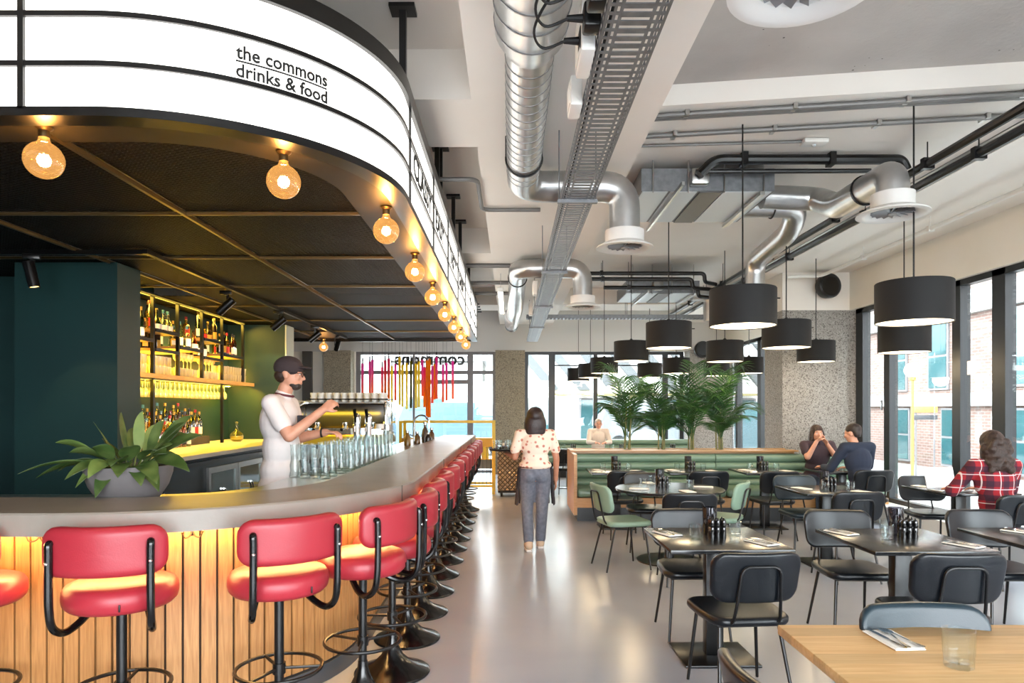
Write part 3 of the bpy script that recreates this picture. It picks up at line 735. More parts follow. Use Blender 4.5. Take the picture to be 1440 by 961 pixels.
# ------------------------------------------------------------------ back bar shelving
sh = thing('back_bar_shelving', 'black steel shelving with stepped boards for bottles and glasses', 'shelving', (-4.0, 8.6, 1.1))
hm = Matrix.Translation((4.0, -8.6, -1.1))
XF, XW = -3.8, -4.17
UY = [6.2, 6.75, 7.28, 7.83, 8.44, 9.03, 9.73, 10.08]
for i, y in enumerate(UY[1:7]):
    z0 = 1.1 if i in (1, 4) else 1.925
    kid(sh, 'upright', MB().b2(XF - .035, XF, y - .016, y + .016, z0, 2.78).xf(hm), M_black)
M_board = wood('shelf_oak', (190, 150, 92), (168, 126, 74), (20, 2, 20), .5)
kid(sh, 'long_shelf', MB().b2(XW, XF, 6.2, 10.09, 1.885, 1.92).b2(XF - .001, XF + .012, 6.2, 10.09, 1.878, 1.925).xf(hm), M_board)
boards = [(6.2, 6.75, 2.4), (6.77, 7.26, 2.29), (7.3, 7.81, 2.41), (7.85, 8.42, 2.27), (8.46, 9.01, 2.43), (9.05, 9.71, 2.28)]
low = [(7.3, 7.81, 2.2), (8.46, 9.01, 2.2)]
for a, b, z in boards + low:
    bo = kid(sh, 'board', MB().b2(XW, XF, a, b, z - .03, z).xf(hm), M_board)
    kid(bo, 'edge_strip', MB().b2(XF - .002, XF + .008, a, b, z - .034, z + .002).xf(hm), M_black)
M_yled = mat('yellow_led', (255, 224, 110), .5, emit=((255, 206, 60), 22.0))
kid(sh, 'led_strip', MB().b2(XW + .04, XW + .06, 6.3, 10.0, 1.868, 1.884).b2(XW + .03, XW + .045, 6.3, 10.0, 1.921, 1.934).xf(hm), M_yled, label='yellow light strip along the long shelf')
for a, b, z in boards:
    kid(sh, 'led_strip', MB().b2(XW + .03, XW + .045, a + .03, b - .03, z + .001, z + .012).xf(hm), M_yled)
kid(sh, 'top_rail', MB().b2(XF - .03, XF, 6.2, 9.75, 2.745, 2.78).xf(hm), M_black)
kid(sh, 'glass_rail', MB().b2(XF - .3, XF - .02, 6.9, 9.4, 1.86, 1.872).xf(hm), M_black)
area('shelf_glow', (-3.83, 8.2, 1.865), (0, R(18), 0), .2, 3.6, 34, (255, 206, 50))
area('strip_glow', (-4.14, 8.3, 2.02), (0, R(-90), 0), .12, 3.2, 14, (255, 205, 50))
area('shelf_glow', (-3.86, 8.2, 2.74), (0, R(-20), 0), .2, 3.4, 22, (255, 210, 80))
# back counter with drawers line and glass-door fridges
bc = thing('back_counter', 'dark back bar cabinet with a pale top and glass fridge doors', 'cabinet', (-3.6, 8.0, .15))
cm = Matrix.Translation((3.6, -8.0, -.15))
kid(bc, 'worktop', MB().b2(-4.17, -3.05, 6.15, 10.09, 1.06, 1.1).xf(cm), mat('pale_worktop', (206, 200, 184), .4))
M_navy = mat('dark_navy_cabinet', (28, 42, 54), .4)
kid(bc, 'carcass', MB().b2(-4.17, -3.12, 6.15, 10.09, .16, 1.06).xf(cm), M_navy)
kid(bc, 'plinth_step', MB().b2(-4.16, -3.9, 6.6, 8.85, 1.101, 1.2).b2(-4.16, -4.03, 6.6, 8.85, 1.2, 1.28).xf(cm), mat('dark_oak_step', (58, 46, 32), .5))
kid(bc, 'handle_rail', MB().b2(-3.119, -3.08, 6.2, 10.05, .98, 1.02).xf(cm), M_black)
for i in range(4):
    y = 7.0 + .76 * i
    d = kid(bc, 'fridge_door', MB().b2(-3.119, -3.09, y, y + .05, .25, .94).b2(-3.119, -3.09, y + .69, y + .74, .25, .94).b2(-3.119, -3.09, y + .05, y + .69, .25, .30).b2(-3.119, -3.09, y + .05, y + .69, .88, .94).xf(cm), M_steel2)
    kid(d, 'door_glass', MB().b2(-3.112, -3.104, y + .05, y + .69, .3, .88).xf(cm), mat('fridge_glass', (190, 206, 206), .06, .9))
    kid(d, 'handle', MB().tube(arcpts((-3.09, y + .35, .6), .09, -90, 90, 10, 'yz'), .01, 8).xf(cm), M_chrome)
# ------------------------------------------------------------------ bottles
def gm_(n, rgb, body=.2): return glassmat('bottle_' + n, rgb, .75, body, .05)
BT = {'amber': gm_('amber', (200, 128, 46)), 'clear': gm_('clear', (236, 240, 232), .12), 'green': gm_('green', (84, 140, 60)), 'dark': mat('bottle_dark', (38, 24, 16), .1, coat=.6), 'red': gm_('red', (170, 40, 30)), 'gold': gm_('gold', (240, 206, 90))}
LB = [mat('label_cream', (236, 228, 204), .7), mat('label_white', (240, 240, 236), .7), mat('label_red', (190, 46, 40), .6), mat('label_ochre', (206, 160, 60), .6), mat('label_black', (28, 28, 30), .6)]
PR = [[(0, 0), (.036, 0), (.038, .006), (.038, .19), (.03, .215), (.014, .24), (.0135, .3), (0, .3)],
      [(0, 0), (.042, 0), (.044, .006), (.044, .14), (.036, .17), (.015, .19), (.015, .26), (0, .26)],
      [(0, 0), (.032, 0), (.034, .006), (.035, .2), (.02, .25), (.0125, .27), (.0125, .325), (0, .325)],
      [(0, 0), (.05, 0), (.055, .03), (.05, .09), (.03, .13), (.016, .155), (.016, .23), (0, .23)]]
CAPS = [M_black, mat('cap_red', (150, 30, 34), .4), mat('cap_gold', (190, 150, 70), .35, .7), mat('cap_blue', (60, 110, 150), .4)]
BN = ['tall straight', 'broad square shouldered', 'slim long necked', 'round bellied']
protos = []
for k in range(4):
    for j, (cn, lb, cp) in enumerate((('amber', 0, 0), ('clear', 1, 3), ('dark', 3, 2), ('gold', 2, 1), ('green', 1, 2), ('amber', 4, 1))):
        protos.append((k, cn, lb, cp))
PP = {}
def bottle(kind, loc, where, group):
    k, cn, lb, cp = protos[kind % len(protos)]
    lab = '%s %s glass bottle %s' % (BN[k], cn, where)
    if kind in PP: return PP[kind](loc, random.uniform(-.4, .4) + R(90), lab, group)
    t = thing('liquor_bottle', lab, 'bottle', (0, 0, 0), 0, group)
    pr = PR[k]; b = MB().lathe(pr, 16); kid(t, 'bottle_glass', b, BT[cn])
    zl = (.03, .12) if k != 3 else (.02, .07)
    r_ = pr[3][0] + .0008 if k != 3 else .056
    kid(t, 'paper_label', MB().loft([[(r_ * math.cos(a), r_ * math.sin(a), z) for a in [R(-170 + 160 * i / 10) for i in range(11)]] for z in zl], caps=False, closed=False), LB[lb])
    zt = pr[-1][1]
    kid(t, 'bottle_cap', MB().lathe([(0, zt - .025), (.016, zt - .025), (.016, zt + .012), (0, zt + .012)], 12), CAPS[cp])
    PP[kind] = Spawner(t); return PP[kind](loc, R(90), lab, group)
rnd = random.Random(11)
bayn = ['behind the teal pier corner', 'on the second stepped board', 'on the third stepped board', 'on the fourth stepped board', 'on the last stepped board']
seen = {}
def uniq(kind, where):
    return where
for i, (a, b, z) in enumerate(boards[1:]):
    n = int((b - a) / .125)
    for q in range(n):
        for rowx in (0, 1):
            if rowx and q % 2: continue
            kd = rnd.randrange(24)
            bottle(kd, (-3.9 - .16 * rowx + rnd.uniform(-.02, .02), a + .08 + (b - a - .14) * q / max(n - 1, 1), z), 'standing %s of the back bar' % bayn[i], 'bottles %s' % bayn[i])
for a, b, z in low:
    w = 'under the %s stepped board' % ('second' if a < 8 else 'fourth')
    for q in range(3): bottle(rnd.choice((2, 8, 10, 14)), (-3.98, a + .12 + .13 * q, z), 'standing in the shade ' + w, 'bottles ' + w)
for rw, (x, z, y0, y1, st) in enumerate(((-3.84, 1.1, 7.35, 8.35, .112), (-3.965, 1.201, 6.7, 8.8, .104), (-4.095, 1.281, 6.7, 8.8, .1))):
    n = int((y1 - y0) / st); nm = ['in the front row of the back counter', 'on the lower dark step of the back counter', 'on the upper dark step of the back counter'][rw]
    for q in range(n):
        bottle(rnd.randrange(24), (x + rnd.uniform(-.008, .008), y0 + st * q, z), 'standing ' + nm, 'bottles ' + nm)
# decanter and small jug at the far end
t = thing('round_decanter', 'yellow lit round decanter at the far end of the back counter', 'decanter', (-3.75, 9.35, 1.1))
kid(t, 'decanter_glass', MB().lathe([(0, 0), (.05, 0), (.085, .03), (.095, .07), (.08, .11), (.03, .15), (.018, .18), (.022, .26), (.028, .27)], 22), BT['clear'])
kid(t, 'liquid', MB().lathe([(0, .006), (.048, .006), (.08, .035), (.088, .07), (0, .075)], 20), mat('lemon_liquid', (226, 196, 60), .3))
# tumblers stacked on the long shelf
def tumbler_proto(name, label, group, r0=.03, r1=.038, h=.1, m=None):
    o = ob(name, MB().lathe([(0, 0), (r0, 0), (r0 + .002, .004), (r1, h), (r1 - .003, h), (r0 - .002, .014), (0, .012)], 16, caps=False), m or M_tumbler)
    return tag(o, label, 'glass', group)
tp = Spawner(tumbler_proto('tumbler', 't', 'tumblers on the long back bar shelf', m=M_tumY))
for i, (a, b) in enumerate(((6.78, 7.25), (7.3, 7.81), (7.85, 8.42), (8.46, 9.01), (9.05, 9.95))):
    nm = ['before the first upright of', 'in the second bay of', 'in the third bay of', 'in the fourth bay of', 'in the end bay of'][i]
    ny = int((b - a) / .085)
    for lv in range(2 if i < 2 or i == 4 else 1):
        for q in range(ny):
            for rx in range(2):
                tp((-3.86 - .09 * rx, a + .045 + .085 * q, 1.921 + .103 * lv), 0, 'clear tumbler %s %s the long shelf' % ('stacked on another' if lv else 'standing', nm), 'tumblers %s the long shelf, %d high' % (nm, lv + 1))
# stemmed glasses
def wine_proto(name, label, group):
    t = tag(ob(name, MB().lathe([(0, 0), (.03, 0), (.03, .003), (.005, .01), (.0035, .08), (.012, .09), (.03, .115), (.034, .14), (.028, .18), (.026, .18), (.031, .14), (.027, .118), (0, .095)], 16, caps=False), M_tumY), label, 'wine glass', group)
    return t
wp = Spawner(wine_proto('wine_glass', 'w', 'g'))
for i, (a, b) in enumerate(((7.9, 8.4), (8.5, 8.95))):
    for q in range(5):
        wp((-3.9, a + .05 + .095 * q, 1.921 + .104), 0, 'stemmed glass standing over tumblers in the %s bay' % ('third' if i == 0 else 'fourth'), 'stemmed glasses over the tumblers, bay %d' % (i + 3))
for q in range(22):
    for rx in range(2):
        o = wp((-3.86 - .14 * rx, 7.0 + .105 * q, 1.858), 0, 'stemmed glass hanging upside down under the long shelf', 'hanging glasses under the long shelf')
        o.rotation_euler = (PI, 0, 0)

# ------------------------------------------------------------------ things standing on the bar
bw = thing('potted_plant', 'grey bowl of broad green leaves standing on the bar', 'potted plant', (gx(171, 3.55), 3.62, 1.061))
kid(bw, 'bowl', MB().lathe([(0, 0), (.125, 0), (.15, .02), (.19, .085), (.21, .15), (.214, .19), (.205, .19), (.19, .17), (0, .165)], 40), mat('grey_stone_bowl', (112, 108, 108), .6, var=(4, (98, 94, 95)), bump=(50, .1)))
kid(bw, 'soil', MB().lathe([(0, .166), (.197, .168), (.19, .176), (0, .18)], 24), mat('dark_soil', (40, 32, 26), .95, bump=(60, .5)))
def leaf(mb, base, yaw, ln, wd, lift, droop, roll=0.0, stalk=.45):
    """a stalk that lifts from BASE and a blade that arches over"""
    d = Vector((math.cos(yaw), math.sin(yaw), 0)); sd = Vector((-math.sin(yaw), math.cos(yaw), 0)); n = 9
    cl = [Vector(base) + d * ln * s + Vector((0, 0, lift * s - droop * s * s)) for s in [i / n for i in range(n + 1)]]
    k0 = int(stalk * n); rings = []
    mb.tube(cl[:k0 + 1], [.006 - .003 * i / max(k0, 1) for i in range(k0 + 1)], 6)
    for i in range(k0, n + 1):
        s = (i - k0) / (n - k0); w = wd * (math.sin(PI * min(s * 1.02, 1) ** .8) ** .8) + .0015
        up = Vector((0, 0, .18 * w)); sv = sd * math.cos(roll) + Vector((0, 0, 1)) * math.sin(roll)
        rings.append([cl[i] - sv * w + up, cl[i] - sv * w * .5 + up * .2, cl[i], cl[i] + sv * w * .5 + up * .2, cl[i] + sv * w + up])
    top_ = [[p + Vector((0, 0, .0012)) for p in r] for r in rings]
    mb.loft([r + list(reversed(t_)) for r, t_ in zip(rings, top_)])
M_leaf = mat('broad_leaf', (52, 76, 34), .4, var=(9, (104, 122, 66), .4, .8)); M_leaf2 = mat('pale_leaf', (122, 140, 74), .42, var=(7, (84, 110, 52)))
for i, (yaw, ln, wd, li, dr, ro, m) in enumerate([(188, .30, .055, .33, .13, .5, 1), (160, .2, .05, .36, .05, .9, 1), (110, .16, .05, .33, .06, .8, 0), (75, .15, .05, .34, .05, 1.0, 1), (40, .22, .055, .34, .1, .8, 0), (10, .30, .055, .36, .12, .6, 0), (-15, .32, .055, .26, .22, .4, 0), (-40, .28, .05, .2, .22, .3, 0), (200, .36, .045, .2, .2, .3, 0), (-70, .24, .05, .22, .2, .1, 0), (-100, .22, .055, .24, .22, -.2, 1), (-130, .24, .05, .2, .2, -.3, 0), (-155, .26, .045, .24, .2, .2, 0), (215, .42, .02, .24, .2, .4, 0), (25, .24, .05, .44, .08, 1.0, 0), (-5, .18, .05, .28, .1, .4, 1), (-60, .16, .05, .28, .1, .2, 0), (130, .14, .045, .4, .03, 1.1, 0), (95, .1, .045, .42, .04, .9, 1), (-30, .18, .045, .3, .14, .2, 0), (175, .16, .05, .26, .12, .3, 0), (-20, .2, .05, .3, .16, .5, 0), (-80, .18, .05, .26, .18, .2, 0), (-110, .15, .05, .3, .12, .4, 0), (-50, .22, .045, .16, .2, .1, 0), (-125, .2, .045, .15, .2, -.1, 1), (150, .18, .05, .3, .1, .6, 0), (50, .12, .05, .38, .06, .9, 0), (-8, .26, .05, .42, .1, .8, 0), (15, .2, .05, .28, .2, .3, 0), (195, .22, .05, .28, .14, .5, 0), (-95, .2, .05, .12, .22, 0, 0), (-35, .24, .045, .12, .2, 0, 0)]):
    l = MB(); leaf(l, (.06 * math.cos(R(yaw)), .06 * math.sin(R(yaw)), .17), R(yaw), ln, wd, li * .82, dr, ro, .3)
    kid(bw, 'leaf', l, (M_leaf, M_leaf2)[m], 1.0)
# wavy carafes along the counter
wv = [(0, 0), (.036, 0), (.04, .012), (.032, .05), (.036, .09), (.027, .13), (.031, .17), (.03, .2), (.034, .235)]
cg = tag(ob('wavy_carafe', MB().lathe(wv + [(r - .003, z) for r, z in reversed(wv[1:])] + [(0, .008)], 18, caps=False), M_tumbler), 'c', 'carafe', 'wavy glass carafes behind the counter')
cs = Spawner(cg)
for i in range(13):
    Y = 4.75 + .185 * i
    for j in range(4):
        cs((-1.2 - .08 * j - (.09 if Y < 5.1 else 0.0), Y + .03 * j, 1.061), 0, 'wavy clear carafe, %s file from the counter edge' % ordn[j], 'wavy carafes, file %s' % ordn[j])
# beer taps, machine, jars, faucet
tapm = Vector((-1.42, 6.55, 1.061))
tw = thing('beer_tap', 'chrome twin column beer tap behind the carafes', 'beer tap', tapm)
for dx in (-.055, .055):
    c_ = kid(tw, 'tap_column', MB().lathe([(0, 0), (.045, 0), (.045, .02), (.034, .03), (.032, .3), (.036, .4), (.03, .43), (.015, .445), (0, .447)], 22, (dx, 0, 0)), M_chrome)
    kid(c_, 'spout', MB().tube(smoothpath([(dx, -.03, .34), (dx, -.09, .345), (dx, -.115, .32), (dx, -.117, .27)], 4), .011, 10), M_chrome)
    kid(c_, 'tap_handle', MB().tube([(dx, -.06, .36), (dx, -.075, .42), (dx, -.1, .48)], [.009, .013, .017], 12), M_black)
em = thing('espresso_machine', 'black espresso machine with a yellow glowing front and cups on top', 'espresso machine', (-1.92, 8.0, 1.061))
kid(em, 'machine_body', MB().rbox((0, .2, .41), (1.0, .42, .3), .03, 3), mat('machine_black', (36, 36, 36), .25, .3))
kid(em, 'side_panel', MB().rbox((.5, .05, .32), (.04, .62, .5), .02), M_chrome); kid(em, 'side_panel', MB().rbox((-.5, .05, .32), (.04, .62, .5), .02), M_chrome)
kid(em, 'drip_tray', MB().rbox((0, -.04, .13), (1.0, .5, .1), .015), mat('yellow_machine_panel', (236, 200, 60), .35))
kid(em, 'cup_rail', MB().tube([(-.48, -.0, .6), (.48, 0, .6), (.48, .38, .6), (-.48, .38, .6)], .008, 8, closed=True).b2(-.49, .49, -.02, .4, .55, .565), M_chrome)
for k in range(4): kid(em, 'foot', MB().cyl(((-.42, .42)[k % 2], (-.2, .3)[k // 2], 0), ((-.42, .42)[k % 2], (-.2, .3)[k // 2], .085), .025), M_black)
for k in range(3):
    x = -.32 + .32 * k
    gh = kid(em, 'group_head', MB().lathe([(0, .25), (.035, .25), (.04, .3), (.04, .33), (0, .33)], 18, (x, -.06, 0)), M_chrome)
    kid(gh, 'portafilter_handle', MB().tube([(x, -.09, .265), (x, -.16, .262), (x, -.25, .25)], [.012, .014, .018], 10), M_black)
for k in range(2): kid(em, 'steam_wand', MB().tube(smoothpath([((-.46, .46)[k], -.05, .34), ((-.46, .46)[k], -.12, .33), ((-.46, .46)[k], -.14, .22), ((-.45, .45)[k], -.16, .16)], 4), .007, 8), M_chrome)
area('machine_glow', (-1.92, 7.86, 1.5), (R(30), 0, 0), .8, .08, 3.5, (255, 210, 60))
cup = tag(ob('coffee_cup', MB().lathe([(0, 0), (.02, 0), (.026, .01), (.036, .05), (.036, .06), (.033, .06), (.024, .014), (0, .01)], 14, caps=False), mat('white_china', (238, 236, 228), .25)), 'c', 'cup', 'cups on the espresso machine')
cps = Spawner(cup)
for i in range(10):
    for j in range(3):
        for k in range(2):
            cps((-2.33 + .09 * i, 8.06 + .1 * j, 1.061 + .566 + .05 * k), 0, 'white cup %s the espresso machine' % ('stacked in another on' if k else 'standing on'), 'cups on the espresso machine, tier %d' % (k + 1))
for i, x in enumerate((-2.66, -2.5)):
    t = thing('coffee_grinder', 'coffee grinder with amber bean hopper, %s the bartender' % ('hidden partly by' if i == 0 else 'just past the hand of'), 'coffee grinder', (x, 8.6, 1.061))
    kid(t, 'grinder_body', MB().rbox((0, 0, .2), (.13, .2, .32), .03, 3).lathe([(0, 0), (.1, 0), (.1, .03), (0, .04)], 20), M_black)
    kid(t, 'bean_hopper', MB().lathe([(0, .36), (.035, .36), (.1, .56), (.102, .57), (.0, .57)], 22), mat('amber_hopper', (176, 122, 40), .15, coat=.5))
    kid(t, 'hopper_lid', MB().lathe([(0, .571), (.108, .571), (.108, .585), (0, .59)], 22), M_white_p)
j0 = thing('glass_canister', 'tall clear canister with steel lid beyond the beer taps', 'canister', (-1.38, 7.6, 1.061))
kid(j0, 'canister_glass', MB().lathe([(0, 0), (.06, 0), (.062, .25), (.058, .25), (.056, .01), (0, .008)], 20, caps=False), M_tumbler); kid(j0, 'canister_lid', MB().lathe([(0, .25), (.064, .25), (.064, .31), (0, .315)], 20), M_steel2)
j1 = thing('water_bottle', 'clear square bottle standing between taps and canister', 'bottle', (-1.36, 7.1, 1.061))
kid(j1, 'bottle_glass', MB().rbox((0, 0, .14), (.1, .1, .28), .02, 3), M_tumbler); kid(j1, 'bottle_cap', MB().lathe([(0, .28), (.045, .28), (.045, .33), (0, .33)], 18), M_white_p)
fa = thing('bar_faucet', 'arched chrome faucet at the far end of the bar', 'faucet', (-1.3, 9.2, 1.061))
kid(fa, 'spout', MB().tube([(0, 0, 0), (0, 0, .3)] + arcpts((.1, 0, .3), .1, 180, 0, 12)[1:] + [(.2, 0, .22)], .012, 10), M_chrome)
kid(fa, 'lever', MB().tube([(0, 0, .12), (-.06, -.02, .14)], .008, 8), M_chrome)
for i, (x, y, h, nm, col) in enumerate(((-1.22, 9.75, .3, 'tall dark pepper mill', (70, 56, 54)), (-1.3, 9.5, .17, 'small brown jar', (96, 72, 40)), (-1.16, 9.62, .15, 'small dark jar', (44, 38, 36)), (-1.26, 9.98, .2, 'dark bitters bottle', (50, 36, 30)), (-1.18, 10.2, .2, 'brown bitters bottle', (88, 58, 36)), (-1.36, 9.0, .2, 'amber syrup bottle', (130, 96, 40)))):
    t = thing('bar_jar' if 'jar' in nm else 'bar_bottle' if 'bottle' in nm else 'pepper_mill', nm + ' near the faucet at the far bar end', 'jar' if 'jar' in nm else 'bottle' if 'bottle' in nm else 'mill', (x, y, 1.061))
    kid(t, 'jar_body', MB().lathe([(0, 0), (.045, 0), (.045, h * .55), (.03, h * .68), (.02, h * .75), (.022, h * .86), (0, h * .86)], 16), mat('jar_%d' % i, col, .2, coat=.4)); kid(t, 'jar_cap', MB().lathe([(0, h * .86), (.025, h * .86), (.025, h), (0, h)], 14), M_steel2)
bk = thing('black_tray_box', 'small black ribbed mat box beside the bartender apron', 'bar mat', (-1.6, 5.75, 1.061)); kid(bk, 'mat', MB().rbox((0, 0, .03), (.3, .25, .06), .012), M_rubber)
ts = MB()
for k in range(8): ts.b2(-.14 + .037 * k, -.12 + .037 * k, -.12, .12, .0601, .066)
kid(bk, 'rib', ts, M_rubber)
# ------------------------------------------------------------------ dining chairs
def chair_proto(name, leather):
    t = thing(name, 'chair', 'chair', (0, 0, 0))
    kid(t, 'seat', pad(.46, .45, .05, .09, .024, lambda x, y, z: (x * (1 - .1 * max(0, -y / .225)), y, .452 + z - .012 * (1 - (x / .23) ** 2) * (1 - (y / .225) ** 2)), .004), leather, 1.2)
    def bk(x, y, z):   # x across, y up, z thickness -> curved and leaning
        yy = y; return (x * (1 + .03 * yy / .13), -.235 + .17 * x * x / .053 * .28 - z - (yy + .13) * .2 + 0, .69 + yy)
    kid(t, 'backrest', pad(.47, .265, .042, .075, .018, bk), leather, 1.2)
    ar = elbowpath([(-.13, -.15, .425), (-.125, -.235, .45), (-.115, -.262, .55), (-.1, -.3, .755), (.1, -.3, .755), (.115, -.262, .55), (.125, -.235, .45), (.13, -.15, .425)], .05, 5)
    kid(t, 'back_frame', MB().tube(ar, .0085, 8), M_black)
    ru = MB().tube([(-.17, -.16, .42), (.17, -.16, .42), (.18, .16, .42), (-.18, .16, .42)], .009, 8, closed=True)
    kid(t, 'seat_frame', ru, M_black)
    for sx in (-1, 1):
        kid(t, 'leg', MB().tube([(sx * .17, .15, .42), (sx * .205, .2, .004)], [.0105, .0085], 10), M_black)
        kid(t, 'leg', MB().tube([(sx * .16, -.15, .42), (sx * .2, -.25, .004)], [.0105, .0085], 10), M_black)
    return t
CH = {'black': Spawner(chair_proto('dining_chair', M_leather)), 'slate': Spawner(chair_proto('dining_chair', M_slate)), 'sage': Spawner(chair_proto('dining_chair', M_sage))}
G1 = 'black dining chairs'
for k, x, y, rz, lab in (
    ('black', 1.235, 3.72, 5, 'black leather chair with its back to us at the square table beside the bar aisle'),
    ('black', 2.285, 3.70, -2, 'black leather chair on our side of the square table behind the oak one'),
    ('slate', 1.52, 2.28, 180, 'slate blue leather chair tucked in behind the oak table'),
    ('black', .925, 1.93, -84, 'black leather chair pushed up to the end of the oak table'),
    ('black', 1.25, 4.70, 180, 'black chair facing us behind the square table beside the aisle'),
    ('black', 2.33, 4.66, 178, 'black chair facing us behind the square table second from the aisle'),
    ('black', 3.35, 4.66, 180, 'black chair facing us behind the table that is cut by the picture edge'),
    ('black', 1.56, 6.14, -2, 'black chair with its back to us at the round table'),
    ('sage', 1.10, 6.68, -76, 'sage green chair beside the aisle, turned to the round table'),
    ('sage', 2.10, 6.92, 58, 'sage green chair with its pale back to us at the round table'),
    ('black', 1.50, 7.50, 176, 'black chair facing us across the round table'),
    ('black', 1.36, 8.26, 3, 'black chair at the bench table next to the oak bench end'),
    ('black', 2.33, 8.24, 0, 'black chair at the second bench table from the oak bench end'),
    ('black', 3.14, 8.2, 2, 'black chair at the third bench table from the oak bench end'),
    ('slate', 3.10, 7.20, 183, 'slate blue chair facing us across the table before the bench tables'),
    ('black', 3.05, 6.24, 3, 'black chair with its back to us at the table of the slate chair'),
    ('black', 4.33, 8.36, 0, 'black chair the man in the navy jumper sits on'),
    ('black', 4.40, 7.14, 172, 'black chair facing us across the laptop table'),
    ('black', 4.35, 6.02, 2, 'black chair the woman in the plaid shirt sits on'),
    ('black', 1.02, 12.55, 10, 'black chair behind the bench, in the back dining row beside the aisle'),
    ('black', 1.9, 12.5, 8, 'black chair behind the bench, below the first palm'),
    ('black', 2.9, 12.5, -6, 'black chair behind the bench, below the third palm')):
    CH[k]((x, y, 0), R(rz), lab, {'black': G1, 'slate': 'slate blue dining chairs', 'sage': 'sage green dining chairs'}[k])

# ------------------------------------------------------------------ tables
def table_proto(w, d):
    t = thing('dining_table', 'table', 'table')
    kid(t, 'tabletop', MB().rbox((0, 0, .7275), (w, d, .025), .004), M_ttop)
    kid(t, 'pedestal', MB().rbox((0, 0, .365), (.11, .075, .70), .006).rbox((0, 0, .708), (.4, .3, .012), .003), M_black)
    kid(t, 'base_plate', MB().rbox((0, 0, .008), (.46, .42, .016), .004), M_black)
    return t
tbs = Spawner(table_proto(.72, .74))
TT = 'black pedestal tables'
TB = {}
for key, x, y, rz, lab in (
    ('aisle', 1.27, 4.28, 1, 'black square table beside the bar aisle, mills in the middle'),
    ('middle', 2.42, 4.24, 1, 'black square table behind the oak table, mills and clear jar in the middle'),
    ('edge', 3.40, 4.28, 0, 'black square table cut off by the picture edge'),
    ('slate', 3.16, 6.85, 2, 'black square table in front of the slate blue chair'),
    ('laptop', 4.50, 6.86, 2, 'black square table with an open laptop on it'),
    ('bench1', 1.38, 8.92, 0, 'black table at the bench, next to the oak bench end'),
    ('bench2', 2.36, 8.92, 0, 'black table at the bench, second from the oak bench end'),
    ('bench3', 3.32, 8.92, 0, 'black table at the bench, third from the oak bench end'),
    ('couple', 4.36, 9.0, 0, 'black table between the woman and the man in navy'),
    ('back1', 1.15, 13.4, 0, 'black table in the back dining row beside the aisle'),
    ('back2', 2.1, 13.4, 0, 'black table in the back dining row before the pale figure'),
    ('back3', 3.1, 13.4, 0, 'black table in the back dining row behind the third palm')):
    tbs((x, y, 0), R(rz), lab, TT); TB[key] = (x, y)
rt = thing('round_table', 'black round dining table set for four beside the sage green chairs', 'table', (1.62, 6.97, 0))
kid(rt, 'tabletop', MB().lathe([(0, .712), (.53, .712), (.545, .718), (.545, .736), (.54, .74), (0, .74)], 56), M_ttop)
kid(rt, 'pedestal', MB().lathe([(0, .02), (.05, .02), (.05, .7), (.2, .705), (.2, .711), (0, .711)], 24), M_black)
kid(rt, 'base_plate', MB().lathe([(0, 0), (.33, 0), (.33, .012), (.06, .022), (0, .022)], 40), M_black)
ot = thing('oak_table', 'oak topped table at the front with a napkin and one tumbler', 'table', (1.75, 2.08, 0))
kid(ot, 'tabletop', MB().rbox((0, 0, .722), (1.5, .96, .036), .005), M_wtable)
for x in (-.4, .4):
    kid(ot, 'pedestal', MB().rbox((x, 0, .36), (.1, .08, .68), .006), M_black); kid(ot, 'base_plate', MB().rbox((x, 0, .008), (.4, .55, .016), .004), M_black)

# ------------------------------------------------------------------ table settings
pr_ = [(0, 0), (.031, 0), (.034, .004), (.0345, .03), (.036, .034), (.0385, .09), (.0365, .09), (.033, .034), (.031, .014), (0, .012)]
def facet(prof, n=20):
    mb = MB(); rings = []
    for r, z in prof:
        rings.append([((r * (1 + (.05 if z < .05 else .02) * (1 if j % 2 else -1))) * math.cos(2 * PI * j / n) if r > 0 else 1e-5 * math.cos(2 * PI * j / n), (r * (1 + (.05 if z < .05 else .02) * (1 if j % 2 else -1))) * math.sin(2 * PI * j / n) if r > 0 else 1e-5 * math.sin(2 * PI * j / n), z) for j in range(n)])
    return mb.loft(rings, False)
gls = Spawner(tag(ob('drinking_glass', facet(pr_), M_tumbler, None, .3), 'g', 'glass', 'faceted tumblers on the dining tables'))
def mill_proto():
    t = thing('pepper_mill', 'm', 'pepper mill', group='black mills on the dining tables')
    kid(t, 'mill_body', MB().lathe([(0, 0), (.016, 0), (.017, .01), (.0135, .03), (.0165, .05), (.012, .066), (.016, .074), (.016, .084), (0, .085)], 16), mat('gloss_black_wood', (14, 14, 15), .12, coat=.6))
    kid(t, 'mill_head', MB().lathe([(0, .086), (.014, .086), (.0155, .098), (.011, .112), (.004, .117), (.0045, .124), (0, .126)], 16), MATS['gloss_black_wood'])
    return t
mls = Spawner(mill_proto())
hld = thing('menu_jar', 'h', 'jar', group='smoky glass jars on the dining tables')
kid(hld, 'jar_glass', MB().lathe([(0, 0), (.042, 0), (.044, .004), (.046, .175), (.043, .175), (.041, .012), (0, .01)], 22, caps=False), glassmat('smoky_glass', (178, 176, 186), .6, .14))
kid(hld, 'candle', MB().lathe([(0, .013), (.032, .013), (.032, .08), (0, .08)], 16), mat('dark_candle', (92, 88, 98), .6))
hls = Spawner(hld)
def napkin_proto():
    return tag(ob('paper_napkin', MB().rbox((0, 0, .003), (.105, .2, .005), .002, 1).rbox((.004, .002, .0068), (.097, .19, .002), .0008, 1), M_paper), 'n', 'napkin', 'folded napkins on the dining tables')
nps = Spawner(napkin_proto())
